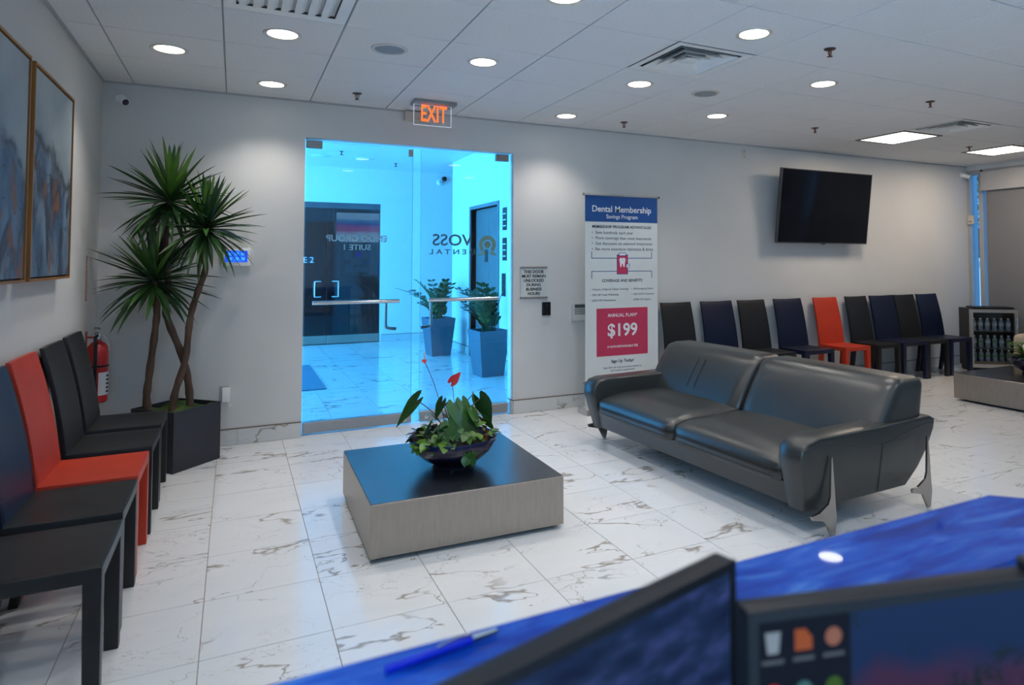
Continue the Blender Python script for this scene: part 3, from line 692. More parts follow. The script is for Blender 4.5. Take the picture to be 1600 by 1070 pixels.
for k, ((i, j), lb) in enumerate({(2, 0): 'sprinkler head left of the exit sign', (6, 4): 'large sprinkler head in front of the glaring downlight', (6, 0): 'sprinkler head close to the wall above the banner', (9, 1): 'sprinkler head above the television',
                             (9, 3): 'sprinkler head between the large sprinkler and the fluorescent panels', (13, 1): 'sprinkler head beside the farther fluorescent panel'}.items()):
    x, y = ccen(i, j); t = thing('sprinkler_head', lb, 'sprinkler', (x, y, H), group='ceiling sprinklers')
    obj('escutcheon', lathe([(0, -.010), (.012, -.010), (.034, -.005), (.036, 0)], 18), sprm, t)
    bm = tube([(-.011, 0, -.009), (-.013, 0, -.03), (0, 0, -.046)], .003, 6); tube([(.011, 0, -.009), (.013, 0, -.03), (0, 0, -.046)], .003, 6, bm)
    obj('yoke', bm, sprm, t); obj('bulb', tube([(0, 0, -.009), (0, 0, -.044)], .0035, 8), M('sprinkler_bulb', (.4, .03, .02), .3), t)
    obj('deflector', lathe([(0, -.046), (.016, -.046), (.017, -.049), (0, -.05)], 14), sprm, t)
# exit sign
ex = thing('exit_sign', 'edge-lit clear EXIT sign with orange-red letters hung from the ceiling', 'sign', (2.14, -.41, H))
obj('ceiling_canopy', B(-.175, .175, -.085, .085, -.028, -.001, .006, 2), M('canopy_grey', (.30, .31, .32), .4, .5), ex)
acr = glass('acrylic', (.97, .98, .99), .02, 1.3)
pl = obj('acrylic_panel', B(-.165, .150, -.004, .004, -.198, -.026), acr, ex, smooth=0)
bm = bmesh.new()
for a in ((-.165, .150, -.198, -.1955), (-.165, .150, -.0285, -.026), (-.165, -.1625, -.1955, -.0285), (.1475, .150, -.1955, -.0285)): box(bm, a[0], a[1], -.0042, .0042, a[2], a[3])
obj('panel_edge', bm, M('lit_edge', (.8, .8, .8), .4, emit=(.75, .85, 1), es=.55), pl, smooth=0)
text('EXIT', .16, M('exit_letter', (.8, .12, .02), .4, emit=(1, .13, .015), es=1.5), ex, (.0, -.006, -.106), bold=.012, width=.215, height=.135)
eb = tag(obj('emergency_box', B(1.985, 2.165, -.06, 0, 2.635, 2.712, .008, 2), offw), 'small beige box on the wall behind the exit sign', 'box')

# ================================================================== WALL ITEMS
def bullet_camera(loc, rz, label):
    t = thing('security_camera', label, 'camera', loc, rz)
    obj('mount_plate', lathe([(0, 0), (.032, 0), (.032, .012), (.02, .02), (0, .02)], 18), white, t, rot=(pi / 2, 0, 0))
    obj('arm', tube([(0, -.015, 0), (0, -.05, -.012)], .009, 8), white, t)
    b = obj('housing', lathe([(0, -.045), (.024, -.045), (.028, -.038), (.028, .05), (.026, .054), (0, .054)], 18), white, t, loc=(.012, -.075, -.022), rot=(rad(114), 0, rad(38)))
    obj('lens_face', lathe([(0, .058), (.012, .0575), (.023, .055), (.024, .052)], 16), M('lens_purple', (.02, .012, .04), .15), b)
bullet_camera((-.075, -.001, 2.60), 0, 'white bullet camera high in the corner above the potted tree')
bullet_camera((9.70, -.001, 2.60), rad(-20), 'white bullet camera high in the corner by the window wall')
ap = thing('wall_touchscreen', 'white wall touch panel with glowing blue screen behind the potted tree', 'panel', (.70, 0, 1.445))
obj('panel_body', B(-.10, .10, -.028, 0, -.068, .070, .006, 2), white, ap)
scr = nodes_mat('panel_screen', lambda nt: ramp(nt, coordz(nt, 'X', .1, 30, -.08, .08), [(0, (.0, .05, .9)), (.5, (.01, .12, 1)), (1, (.0, .04, .8))]), .3, 1.1)
obj('screen', B(-.078, .078, -.0295, -.027, -.040, .048), scr, ap, smooth=0)
for k in range(6): obj('screen_icon', B(-.055 + (k % 3) * .045, -.03 + (k % 3) * .045, -.0302, -.0296, -.025 + (k // 3) * .038, -.002 + (k // 3) * .038), M('icon_blue', (.05, .35, 1), .4, emit=(.05, .35, 1), es=.9), ap, smooth=0)
ou = thing('wall_outlet', 'white wall outlet with a plugged-in adapter under the touch panel', 'outlet', (.635, 0, .40))
obj('cover_plate', B(-.036, .036, -.006, 0, -.058, .058, .002, 1), M('outlet_grey', (.48, .47, .46), .4), ou)
obj('adapter', B(-.014, .040, -.045, -.006, -.062, .046, .006, 2), white, ou)
obj('adapter_cord', tube(spline([(.02, -.03, -.06), (.03, -.03, -.085), (.04, -.02, -.10), (.055, -.012, -.08)], 4), .0025, 6), white, ou)
sg = thing('door_notice', 'clear acrylic notice reading THIS DOOR MUST REMAIN UNLOCKED beside the doors', 'sign', (3.222, 0, 1.21))
obj('backing_plate', B(-.135, .135, -.008, -.002, -.15, .15), M('notice_plate', (.60, .64, .63), .25), sg, smooth=0)
for z in (-.142, .142): obj('clamp_rail', B(-.14, .14, -.016, 0, z - .009, z + .009, .002, 1), M('rail_grey', (.34, .33, .31), .35, .6), sg)
tk = M('ink_black', (.01, .01, .012), .6)
for k, s in enumerate(('THIS DOOR', 'MUST REMAIN', 'UNLOCKED', 'DURING', 'BUSINESS', 'HOURS')):
    text(s, .04, tk, sg, (0, -.009, .100 - k * .041), bold=.025, height=.029)
cr = thing('card_reader', 'small black card reader on the wall below the door notice', 'card reader', (3.35, 0, .96))
obj('reader_body', B(-.042, .042, -.024, 0, -.063, .063, .006, 2), black, cr); obj('reader_light', B(-.012, .012, -.0255, -.0235, .035, .041), M('led_dim', (.1, .02, .02), .4), cr, smooth=0)
kp = thing('alarm_keypad', 'white alarm keypad partly behind the membership banner', 'keypad', (3.70, 0, .917))
obj('keypad_body', B(-.078, .078, -.03, 0, -.09, .09, .006, 2), M('keypad_white', (.55, .56, .55), .45), kp)
obj('display', B(-.055, .06, -.0315, -.029, .042, .074), M('lcd', (.06, .08, .08), .3), kp, smooth=0)
for r in range(3):
    for c in range(5): obj('key', B(-.055 + c * .024, -.038 + c * .024, -.034, -.029, .018 - r * .02, .032 - r * .02, .001, 1), M('key_grey', (.20, .22, .24), .5), kp)
obj('cover_flap', B(-.07, .07, -.034, -.029, -.082, -.03, .002, 1), MATS['keypad_white'], kp)
wp = thing('wall_plate', 'pale blank wall plate high on the wall left of the television', 'plate', (5.808, 0, 2.618))
obj('cover_plate', B(-.036, .036, -.007, 0, -.062, .062, .002, 1), M('plate_pale', (.62, .60, .56), .5), wp)
for z in (-.028, .028): obj('socket', B(-.016, .016, -.009, -.006, z - .018, z + .018, .002, 1), M('plate_socket', (.48, .46, .42), .5), wp)
# television, tilted on its mount
tv = thing('television', 'large black wall-mounted television tilted down over the row of chairs', 'television', (6.875, -.12, 1.62))
tilt = (rad(7.0), 0, 0)
body = obj('tv_body', B(-.725, .725, -.02, .02, 0, .845, .006, 2), black, tv, rot=tilt)
obj('screen', B(-.715, .715, -.0215, -.019, .014, .835), M('screen_glass', (.004, .005, .008), .12, spec=.5, var=.3), body, smooth=0)
bz = bmesh.new()
for a in ((-.726, .726, -.001, .010), (-.726, -.719, .010, .846), (.719, .726, .010, .846), (-.719, .719, .840, .846)): box(bz, a[0], a[1], -.0225, .021, a[2], a[3])
obj('bezel', bz, M('bezel_grey', (.12, .12, .13), .3, .6), body, smooth=0)
obj('logo_chin', B(-.03, .03, -.021, -.005, -.012, .0, .002, 1), black, body)
bm = bmesh.new(); box(bm, -.25, .25, .085, .119, .25, .62); box(bm, -.2, -.16, -.022, .09, .3, .6); box(bm, .16, .2, -.022, .09, .3, .6)
obj('wall_mount', bm, blackm, tv, smooth=0)
# fire extinguisher on the left wall
fe = thing('fire_extinguisher', 'red fire extinguisher with black hose hung on the left wall', 'fire extinguisher', (-.120, -.38, .475))
redp = M('extinguisher_red', (.42, .012, .014), .28, var=.06, coat=.3)
cy_ = obj('cylinder', lathe([(0, 0), (.055, 0), (.062, .008), (.063, .02), (.063, .33), (.058, .365), (.040, .392), (.022, .402), (.022, .415), (0, .415)], 28), redp, fe)
def arc_patch(r, z0, z1, a0, a1, n=8):
    bm = bmesh.new(); P = []
    for k in range(n + 1):
        a = a0 + (a1 - a0) * k / n; P.append([bm.verts.new((rr * cos(a), rr * sin(a), z)) for rr, z in ((r, z0), (r, z1), (r + .0007, z1), (r + .0007, z0))])
    for A, Bq in zip(P, P[1:]):
        for k in range(4): bm.faces.new((A[k], A[(k + 1) % 4], Bq[(k + 1) % 4], Bq[k]))
    return bm
obj('instruction_label', arc_patch(.0633, .05, .20, rad(-75), rad(5)), M('label_white', (.55, .58, .62), .5), cy_)
for k in range(5): obj('label_mark', arc_patch(.0641, .065 + k * .026, .078 + k * .026, rad(-30), rad(-4), 4), tk, cy_)
obj('side_label', arc_patch(.0633, .27, .32, rad(-175), rad(-130)), M('label_grey', (.12, .12, .13), .5), cy_)
obj('strap', lathe([(.0632, .235), (.0665, .235), (.0665, .248), (.0632, .248)], 28), black, fe)
obj('valve', lathe([(0, .41), (.02, .41), (.022, .43), (.016, .45), (.012, .47), (0, .47)], 14), chrome, fe)
bm = B(-.012, .012, -.075, .03, .455, .468, .003, 1); obj('handle', bm, M('handle_grey', (.25, .25, .26), .35, .7), fe)
obj('lever', prism([(-.08, .492), (.02, .478), (.02, .488), (-.08, .505)], 'x', -.011, .011), MATS['handle_grey'], fe)
obj('hose', tube(spline([(0, -.02, .44), (-.005, -.06, .43), (.0, -.078, .38), (0, -.078, .25), (0, -.076, .14)], 6), .010, 10), black, fe)
obj('nozzle', tube([(0, -.076, .14), (0, -.076, .075)], [.012, .014], 10), black, fe)
obj('pull_tag', tube(spline([(.03, -.02, .45), (.06, -.03, .40), (.07, -.03, .34)], 4), .0018, 5), white, fe)
bm = bmesh.new(); box(bm, -.065, -.060, -.015, .015, .30, .47); box(bm, -.06, -.015, -.006, .006, .425, .437)
obj('wall_bracket', bm, M('bracket_red', (.35, .02, .02), .4), fe, smooth=0)
fs = thing('wall_sticker', 'narrow vertical red sticker above the fire extinguisher', 'sticker', (XL, -.40, 1.30))
obj('sticker_strip', B(0, .002, -.02, .02, -.15, .15), M('sticker_red', (.40, .10, .09), .5, var=.2, vs=40), fs, smooth=0)
text('FIRE EXTINGUISHER', .03, M('sticker_pale', (.7, .55, .5), .5), fs, (.0028, 0, 0), (0, pi / 2, 0), width=.27) 

# ================================================================== PAINTINGS
def paint_mat(name, seed):
    def build(nt):
        N = nt.nodes; tc = N.new('ShaderNodeTexCoord')
        def noise(scale, det, dist, st, off):
            mp = N.new('ShaderNodeMapping'); mp.inputs['Scale'].default_value = st; mp.inputs['Location'].default_value = (seed * 3.1 + off, off, off * 2); L(nt, tc.outputs['Object'], mp.inputs[0])
            n = N.new('ShaderNodeTexNoise'); n.inputs['Scale'].default_value = scale; n.inputs['Detail'].default_value = det; n.inputs['Distortion'].default_value = dist; L(nt, mp.outputs[0], n.inputs['Vector']); return n.outputs['Fac']
        def mix(a, b, f):
            x = N.new('ShaderNodeMix'); x.data_type = 'RGBA'; L(nt, f, x.inputs['Factor'])
            for s, v in (('A', a), ('B', b)):
                if isinstance(v, tuple): x.inputs[s].default_value = (*v, 1)
                else: L(nt, v, x.inputs[s])
            return x.outputs['Result']
        def mr(f, lo, hi, a=0, b=1):
            m = N.new('ShaderNodeMapRange'); m.inputs['From Min'].default_value = lo; m.inputs['From Max'].default_value = hi; m.inputs['To Min'].default_value = a; m.inputs['To Max'].default_value = b; L(nt, f, m.inputs['Value']); return m.outputs[0]
        def math2(op, a, b):
            m = N.new('ShaderNodeMath'); m.operation = op
            for k, v in enumerate((a, b)):
                if isinstance(v, (int, float)): m.inputs[k].default_value = v
                else: L(nt, v, m.inputs[k])
            return m.outputs[0]
        sp = N.new('ShaderNodeSeparateXYZ'); L(nt, tc.outputs['Object'], sp.inputs[0])
        # diagonal ridge: height falls towards +y (right in view)
        s = math2('MULTIPLY', sp.outputs['Y'], .24); hgt = math2('ADD', sp.outputs['Z'], s)
        wob = math2('MULTIPLY', math2('SUBTRACT', noise(3.5, 6, .6, (1, 1, 1), 1), .5), .30); hz = math2('ADD', hgt, wob)
        top = mix((.36, .42, .45), (.22, .28, .32), mr(noise(2.2, 4, .3, (1, 1, 1), 4), .35, .65))
        low = mix((.045, .10, .19), (.16, .23, .30), mr(noise(3.0, 6, .8, (1, 1.2, .8), 7), .38, .62))
        low = mix(low, (.028, .045, .075), mr(noise(4.0, 7, 1.0, (1, 1.0, .8), 12), .50, .60))
        c = mix(low, top, mr(hz, .02, .16))
        d = math2('ABSOLUTE', math2('SUBTRACT', hz, .08), 0); c = mix(c, (.03, .042, .06), math2('MULTIPLY', mr(d, 0, .04, 1, 0), mr(noise(6, 6, 1, (1, 1, 1), 15), .36, .50)))
        # thin scratch lines
        v = math2('ABSOLUTE', math2('SUBTRACT', noise(2.6, 3, 1.5, (1, 1, 1), 22), .5), 0); ln = math2('MULTIPLY', mr(v, 0, .012, 1, 0), mr(hz, .1, -.05)); c = mix(c, (.02, .028, .04), math2('MULTIPLY', ln, .8))
        ru = math2('MULTIPLY', mr(noise(4.6, 6, .8, (1, 1, .8), 31), .55, .62), mr(hz, .06, -.06)); c = mix(c, (.20, .085, .045), math2('MULTIPLY', ru, .85))
        return c
    return nodes_mat(name, build, .55)
oak = M('frame_oak', (.30, .135, .035), .45, var=.25, vs=10, stretch=(1, 1, .15))
gapm = M('frame_gap', (.02, .015, .01), .7)
for k, (y0, y1, lb) in enumerate(((-2.94, -2.115, 'abstract blue-grey painting in oak frame, the nearer one cut by the picture edge'), (-2.045, -1.235, 'abstract blue-grey painting in oak frame, the one closer to the corner'))):
    t = thing('framed_painting', lb, 'painting', (XL, (y0 + y1) / 2, 1.82), group='pair of paintings on the left wall'); h = (y1 - y0) / 2; hz_ = .50
    bm = bmesh.new()
    for a in ((-h, h, -hz_, -hz_ + .012), (-h, h, hz_ - .012, hz_), (-h, -h + .012, -hz_ + .012, hz_ - .012), (h - .012, h, -hz_ + .012, hz_ - .012)): box(bm, .004, .06, a[0], a[1], a[2], a[3])
    obj('frame', bm, oak, t, smooth=0)
    obj('frame_gap', B(.004, .044, -h + .012, h - .012, -hz_ + .012, hz_ - .012), gapm, t, smooth=0)
    obj('canvas', B(.03, .054, -h + .020, h - .020, -hz_ + .020, hz_ - .020), paint_mat('painting_%d' % k, k), t, smooth=0)

# ================================================================== MEMBERSHIP BANNER
bn = thing('banner_stand', 'tall roll-up banner advertising a dental membership plan at $199', 'banner', (4.02, -.30, 0))
W2 = .405
panel = obj('banner_panel', B(-W2, W2, -.0015, .0015, .06, 2.035), M('banner_white', (.66, .70, .70), .55, var=.02), bn, smooth=0)
obj('top_rail', B(-W2 - .01, W2 + .01, -.010, .010, 2.030, 2.050, .004, 2), M('alu', (.55, .55, .55), .35, .8), bn)
for s in (-1, 1): obj('rail_cap', lathe([(0, 0), (.012, 0), (.012, .012), (0, .012)], 12), black if s > 0 else steel, bn, loc=(s * (W2 + .01), 0, 2.04), rot=(0, s * pi / 2, 0))
obj('base_case', prism([(-.10, 0), (.10, 0), (.085, .05), (.03, .075), (-.03, .075), (-.085, .05)], 'x', -W2 - .03, W2 + .03, .006, 2), MATS['alu'], bn)
obj('support_pole', tube([(0, .03, .07), (0, .012, 2.03)], .008, 8), MATS['alu'], bn)
bb = M('print_blue', (.008, .075, .28), .5, var=.03); pk = M('print_pink', (.52, .035, .10), .5, var=.03); ink = M('print_ink', (.02, .025, .06), .6); inkg = M('print_grey', (.14, .14, .18), .6); pw = M('print_white', (.75, .77, .80), .5)
def flat(x0, x1, z0, z1, m, nm='printed_block', y=-.0022): return obj(nm, B(x0, x1, y, -.0014, z0, z1), m, bn, smooth=0)
flat(-W2, W2, 1.785, 2.03, bb)
text('Dental Membership', .1, pw, bn, (.0, -.0026, 1.905), bold=.012, width=.66)
text('Savings Program', .06, pw, bn, (.0, -.0026, 1.835), bold=.008, width=.35)
text('MEMBERSHIP PROGRAM ADVANTAGES', .05, ink, bn, (.0, -.0022, 1.738), bold=.012, width=.66)
for k, s in enumerate(('Save hundreds each year', 'More coverage than most insurances', 'Get discounts on selected treatments', 'No more insurance rejections & limits')):
    text('•  ' + s, .042, inkg, bn, (-.335, -.0022, 1.682 - k * .052), align='LEFT')
def line(x0, z0, x1, z1, w_=.003): flat(min(x0, x1) - w_, max(x0, x1) + w_, min(z0, z1) - w_, max(z0, z1) + w_, bb, 'printed_line')
for s in (-1, 1):
    line(s * .335, 1.50, s * .335, 1.44); line(s * .335, 1.44, s * .065, 1.44); line(s * .335, 1.315, s * .065, 1.315); line(s * .335, 1.315, s * .335, 1.25)
flat(-.062, .062, 1.285, 1.475, bb, 'clipboard_edge'); flat(-.056, .056, 1.291, 1.469, pk, 'clipboard', -.0028); flat(-.04, .04, 1.462, 1.492, bb, 'clip', -.003); flat(-.034, .034, 1.467, 1.487, pw, 'clip_face', -.0034)
bm = prism([(-.036, .02), (-.03, .04), (-.014, .045), (0, .037), (.014, .045), (.03, .04), (.036, .02), (.028, -.006), (.024, -.045), (.012, -.045), (.004, -.012), (-.004, -.012), (-.012, -.045), (-.024, -.045), (-.028, -.006)], 'y', -.0034, -.0027)
obj('tooth_mark', bm, pw, bn, loc=(0, 0, 1.40), smooth=0)
for r, m_, y_ in ((.024, bb, -.0036), (.019, pw, -.0041)): obj('check_badge', lathe([(0, .0004), (r, .0004), (r, 0)], 20), m_, bn, loc=(.062, y_, 1.365), rot=(pi / 2, 0, 0))
bm = prism([(-.010, .0), (-.006, .004), (-.002, 0), (.008, .010), (.011, .007), (-.002, -.007)], 'y', -.0050, -.0045); obj('check_mark', bm, bb, bn, loc=(.062, 0, 1.365), smooth=0)
text('COVERAGE AND BENEFITS', .05, ink, bn, (.0, -.0022, 1.225), bold=.012, width=.45)
for k, (a, b) in enumerate((('2 Exams, X-Rays & 2 Basic Cleanings', 'All Emergency Exams'), ('20% Off Teeth Whitening', '20% Off All Treatment'), ('$300 Off Orthodontics', '$1000 Off Aligners'))):
    text('•  ' + a, .032, inkg, bn, (-.355, -.0022, 1.145 - k * .052), align='LEFT', width=(.42, .31, .28)[k]); text('•  ' + b, .032, inkg, bn, (.10, -.0022, 1.145 - k * .052), align='LEFT', width=(.25, .26, .22)[k])
flat(-.285, .285, .515, .965, pk)
text('ANNUAL PLAN*', .06, pw, bn, (.0, -.0026, .895), bold=.01, width=.33); text('$199', .17, pw, bn, (.0, -.0026, .752), bold=.022, width=.33); text('A NON REFUNDABLE FEE', .04, pw, bn, (.0, -.0026, .60), bold=.012, width=.34)
text('Sign Up Today!', .055, ink, bn, (0, -.0022, .462), bold=.012, width=.25); text('Scan QR code with your phone camera or', .03, inkg, bn, (0, -.0022, .405), width=.42); text('call to book an appointment', .03, inkg, bn, (0, -.0022, .377), width=.27)
text('713-955-4700', .05, ink, bn, (0, -.0022, .325), bold=.012, width=.22)

# ================================================================== CHAIRS
def chair_meshes(mat, wd, tag_):
    """leather-wrapped side chair facing +X; returns list of (name, mesh)"""
    out = []; hw = wd / 2
    def seat(u, v, s):
        x = -.14 + .38 * u; y = -hw + wd * v; sag = -.010 * (1 - (2 * u - 1) ** 2) * (1 - (2 * v - 1) ** 2) - .006 * sin(pi * v) * u
        return (x, y, .452 + sag if s == 0 else .405)
    bm = grid_slab(seat, 8, 8); bmesh.ops.recalc_face_normals(bm, faces=bm.faces)
    sh = [e for e in bm.edges if len(e.link_faces) == 2 and e.calc_face_angle(0) > .8]
    bmesh.ops.bevel(bm, geom=sh, offset=.006, segments=2, profile=.7, affect='EDGES'); out.append(('seat', bm))
    def back(u, v, s):
        w2 = hw * (1 - .05 * v); y = -w2 + 2 * w2 * u; e = (2 * u - 1) ** 2
        z = .40 + (.578 + .005 * e) * v; x = -.118 - .05 * v - .06 * v * v - .014 * (1 - e) * v
        return (x - (.028 * (1 - .3 * v) if s else 0), y, z)
    bm = grid_slab(back, 8, 12); bmesh.ops.recalc_face_normals(bm, faces=bm.faces)
    sh = [e for e in bm.edges if len(e.link_faces) == 2 and e.calc_face_angle(0) > .8]
    bmesh.ops.bevel(bm, geom=sh, offset=.005, segments=2, profile=.7, affect='EDGES'); out.append(('backrest', bm))
    lw_ = .052
    for sx, sy in ((1, 1), (1, -1), (-1, 1), (-1, -1)):
        bm = bmesh.new(); y0 = sy * hw; y1 = sy * (hw - lw_); x0 = .24 if sx > 0 else -.14; x1 = .24 - lw_ if sx > 0 else -.14 + lw_ * .8
        kick = 0 if sx > 0 else -.055
        V = []
        for z, k, sh_ in ((0, kick, .007), (.22, kick * .35, .003), (.41, 0, 0)):
            xa, xb, ya, yb = x0 + k, x1 + k + (sh_ if sx > 0 else -sh_), y0, y1 + sy * sh_
            V.append([bm.verts.new(p) for p in ((xa, ya, z), (xb, ya, z), (xb, yb, z), (xa, yb, z))])
        bm.faces.new(V[0]); bm.faces.new(V[-1])
        for A, Bq in zip(V, V[1:]):
            for k in range(4): bm.faces.new((A[k], A[(k + 1) % 4], Bq[(k + 1) % 4], Bq[k]))
        bmesh.ops.recalc_face_normals(bm, faces=bm.faces)
        sh = [e for e in bm.edges if len(e.link_faces) == 2 and e.calc_face_angle(0) > .8]
        bmesh.ops.bevel(bm, geom=sh, offset=.005, segments=2, profile=.7, affect='EDGES'); out.append(('leg', bm))
    out.append(('seat_seam', tube([(.236, -hw + .012, .4535), (.236, hw - .012, .4535)], .002, 5)))
    for sy in (-1, 1):
        bm = tube([(-.118 - .05 * v - .06 * v * v + .001, sy * (hw * (1 - .05 * v) - .012), .46 + .50 * (v - .1)) for v in (.12, .4, .7, .97)], .002, 5)
        out.append(('back_seam', bm))
    res = []
    for nme, b_ in out:
        me = mesh_from(b_, nme, 40); me.materials.append(mat); res.append((nme, me))
    return res
CH = {}
def chair(kind, wd, loc, rz, label, group, seatmat=None):
    key = (kind, wd)
    if key not in CH: CH[key] = chair_meshes({'char': char, 'navy': navy, 'red': red}[kind], wd, kind)
    t = thing('side_chair', label, 'chair', loc, rz, group)
    for nme, me in CH[key]:
        o = bpy.data.objects.new(nme, me); COL.objects.link(o); o.parent = t
        if seatmat and nme != 'backrest': o.material_slots[0].link = 'OBJECT'; o.material_slots[0].material = seatmat
    return t
GL, GR = 'chairs along the left wall', 'chairs along the television wall'
chair('char', .44, (.078, -.955, 0), 0, 'charcoal leather chair beside the potted tree, farthest of the left row', GL)
chair('char', .44, (.083, -1.475, 0), 0, 'charcoal leather chair right behind the red chair on the left', GL)
chair('red', .44, (.078, -2.000, 0), 0, 'orange-red leather chair in the row along the left wall', GL)
chair('navy', .44, (.083, -2.490, 0), 0, 'leather chair with navy back just in front of the left red chair', GL, seatmat=char)  # one-colour chair: the seat's darker look in this light is put into its material
chair('char', .44, (.093, -3.010, 0), 0, 'black leather chair nearest the camera at the bottom left', GL)
row = [('char', .40, 4.81, 'charcoal leather chair next to the banner, first of the row behind the sofa'), ('navy', .44, 5.34, 'navy leather chair second from the banner behind the sofa'), ('char', .40, 5.825, 'charcoal leather chair third from the banner behind the sofa'),
       ('navy', .44, 6.365, 'navy leather chair just left of the red chair under the television'), ('red', .40, 6.96, 'orange-red leather chair under the television'), ('char', .38, 7.48, 'charcoal leather chair just right of the red chair under the television'),
       ('navy', .44, 7.935, 'navy leather chair third from the fridge end of the row'), ('char', .40, 8.355, 'charcoal leather chair second from the fridge end of the row'), ('navy', .42, 8.80, 'navy leather chair closest to the drinks fridge')]
for k, wd, x, lb in row: chair(k, wd, (x, -.295, 0), -pi / 2, lb, GR)

# ================================================================== SOFA  (local: X = depth to the back, Y = length to the far end)
so = thing('leather_sofa', 'dark grey leather two-seat sofa on polished steel blade legs', 'sofa', (3.463, -3.281, 0), rad(2.775))
SL = 2.17
def arm(y_out, y_in, name):
    prof = [(-.14, .125), (-.160, .20), (-.185, .30), (-.205, .385), (-.198, .445), (-.16, .487), (-.09, .504), (.10, .505), (.40, .508), (.70, .514), (.86, .515), (.905, .495), (.90, .44), (.86, .33), (.79, .22), (.70, .125)]
    s = 1 if y_in > y_out else -1; bm = bmesh.new(); V = []
    n = len(prof)
    for t in (0, .02, .10, .9, .98, 1):
        ring_ = []
        for (x, z) in prof:
            k = (z - .125) / .39; o_ = y_out + s * .055 * (1 - k) ** 1.3; i_ = y_in + s * .0; y = o_ + (i_ - o_) * t
            shrink = {0: .018, .02: .008, .98: .008, 1: .018}.get(t, 0); cx_, cz_ = .33, .32
            dx, dz = x - cx_, z - cz_; ln = math.hypot(dx, dz); f = (ln - shrink) / ln
            ring_.append(bm.verts.new((cx_ + dx * f, y, cz_ + dz * f)))
        V.append(ring_)
    bm.faces.new(V[0]); bm.faces.new(V[-1][::-1])
    for A, Bq in zip(V, V[1:]):
        for k in range(n): bm.faces.new((A[k], Bq[k], Bq[(k + 1) % n], A[(k + 1) % n]))
    a = obj(name, bm, sofam, so, smooth=50)
    # seam on the outer face
    sp_ = [(-.20, .452), (-.05, .478), (.15, .445), (.44, .405), (.62, .44), (.80, .475), (.88, .47)]
    pts = spline([(x, y_out + s * (.055 * (1 - (z - .125) / .39) ** 1.3) - s * .0005, z) for x, z in sp_], 5)
    obj('seam', tube(pts, .003, 6), stitch, a)
    obj('seam', tube([(.44, y_out + s * (.055 * (1 - (z - .125) / .39) ** 1.3) - s * .0005, z) for z in (.40, .30, .20, .14)], .0022, 6), stitch, a)
arm(-.005, .165, 'arm'); arm(SL + .005, SL - .165, 'arm')
# base: front rail with slanted underside and plinth body
obj('base', prism([(-.135, .135), (-.165, .255), (.80, .30), (.80, .20), (.68, .125)], 'y', .10, SL - .10, .012, 2), sofam, so)
obj('back_panel', prism([(.70, .14), (.62, .36), (.68, .49), (.80, .50), (.87, .46), (.86, .36), (.78, .14)], 'y', .10, SL - .10, .012, 2), sofam, so)
def sw(p):   # seat: dip towards the middle, droop at the front edge
    q = p.copy()
    if q.x < .05: q.z -= .035 * ((.05 - q.x) / .22) ** 2 * (1 if q.z > .33 else .2)
    q.z += .012 * max(0, (q.x - .1)) if q.z > .33 else 0
    q.z -= (.018 * math.exp(-((q.x - .17) / .12) ** 2 - ((abs(q.y - SL / 2) - .46) / .22) ** 2)) if q.z > .36 else 0
    return q
for a, b in ((.168, SL / 2 - .004), (SL / 2 + .004, SL - .168)):
    c_ = obj('seat_cushion', cushion(-.185, .56, a, b, .235, .395, .045, .018, 14, sw), sofam, so, smooth=60)
    obj('seam', tube([(-.19, y, .262) for y in (a + .05, (a + b) / 2, b - .05)], .003, 6), stitch, c_)
def bw(p):   # lean back with height; roll the top
    q = p.copy(); k = (q.z - .34) / .40
    t = (q.x - .36) / .24; fr_x = .36 + .255 * k - .02 * sin(pi * max(0, min(1, k))); bk_x = .80 + .065 * min(1, max(0, k)) ** .6
    q.x = fr_x + t * (bk_x - fr_x)
    return q
for a, b in ((.02, SL / 2 - .004), (SL / 2 + .004, SL - .02)):
    c_ = obj('back_cushion', cushion(.36, .60, a, b, .345, .738, .055, .004, 18, bw), sofam, so, smooth=60)
    ye = a + .004 if a < .5 else b - .004
    obj('seam', tube([bw(Vector((.385 + .0, ye + (.02 if a < .5 else -.02), z))) + Vector((-.012, 0, 0)) for z in (.46, .52, .60, .66, .70)], .003, 6), stitch, c_)
# creases on the far back cushion
for dy in (1.58, 1.66):
    obj('crease', tube([bw(Vector((.3575, dy + .03 * (z - .5), z))) for z in (.46, .54, .62, .66)], .003, 5), M('leather_crease', (.02, .02, .02), .5), so)
# steel blade legs
def bladeleg(x, y, s, dirx):
    bm = bmesh.new()
    poly = [(-.012, 0), (.014, 0), (.030, .09), (.022, .16), (.004, .40), (-.004, .40), (-.014, .20), (-.03, .165), (-.10, .130), (-.155, .125), (-.150, .105), (-.06, .085)]
    poly = [(x + dirx * a, z) for a, z in poly]
    prism(poly, 'y', y, y + s * .012, bm=bm)
    return bm
steelleg = M('leg_steel', (.40, .38, .36), .22, 1.0, var=.06)
obj('leg', bladeleg(.0, -.012, 1, 1), steelleg, so, smooth=0); obj('leg', bladeleg(.815, -.012, 1, 1), steelleg, so, smooth=0)
obj('leg', bladeleg(.0, SL, 1, 1), steelleg, so, smooth=0); obj('leg', bladeleg(.815, SL, 1, 1), steelleg, so, smooth=0)

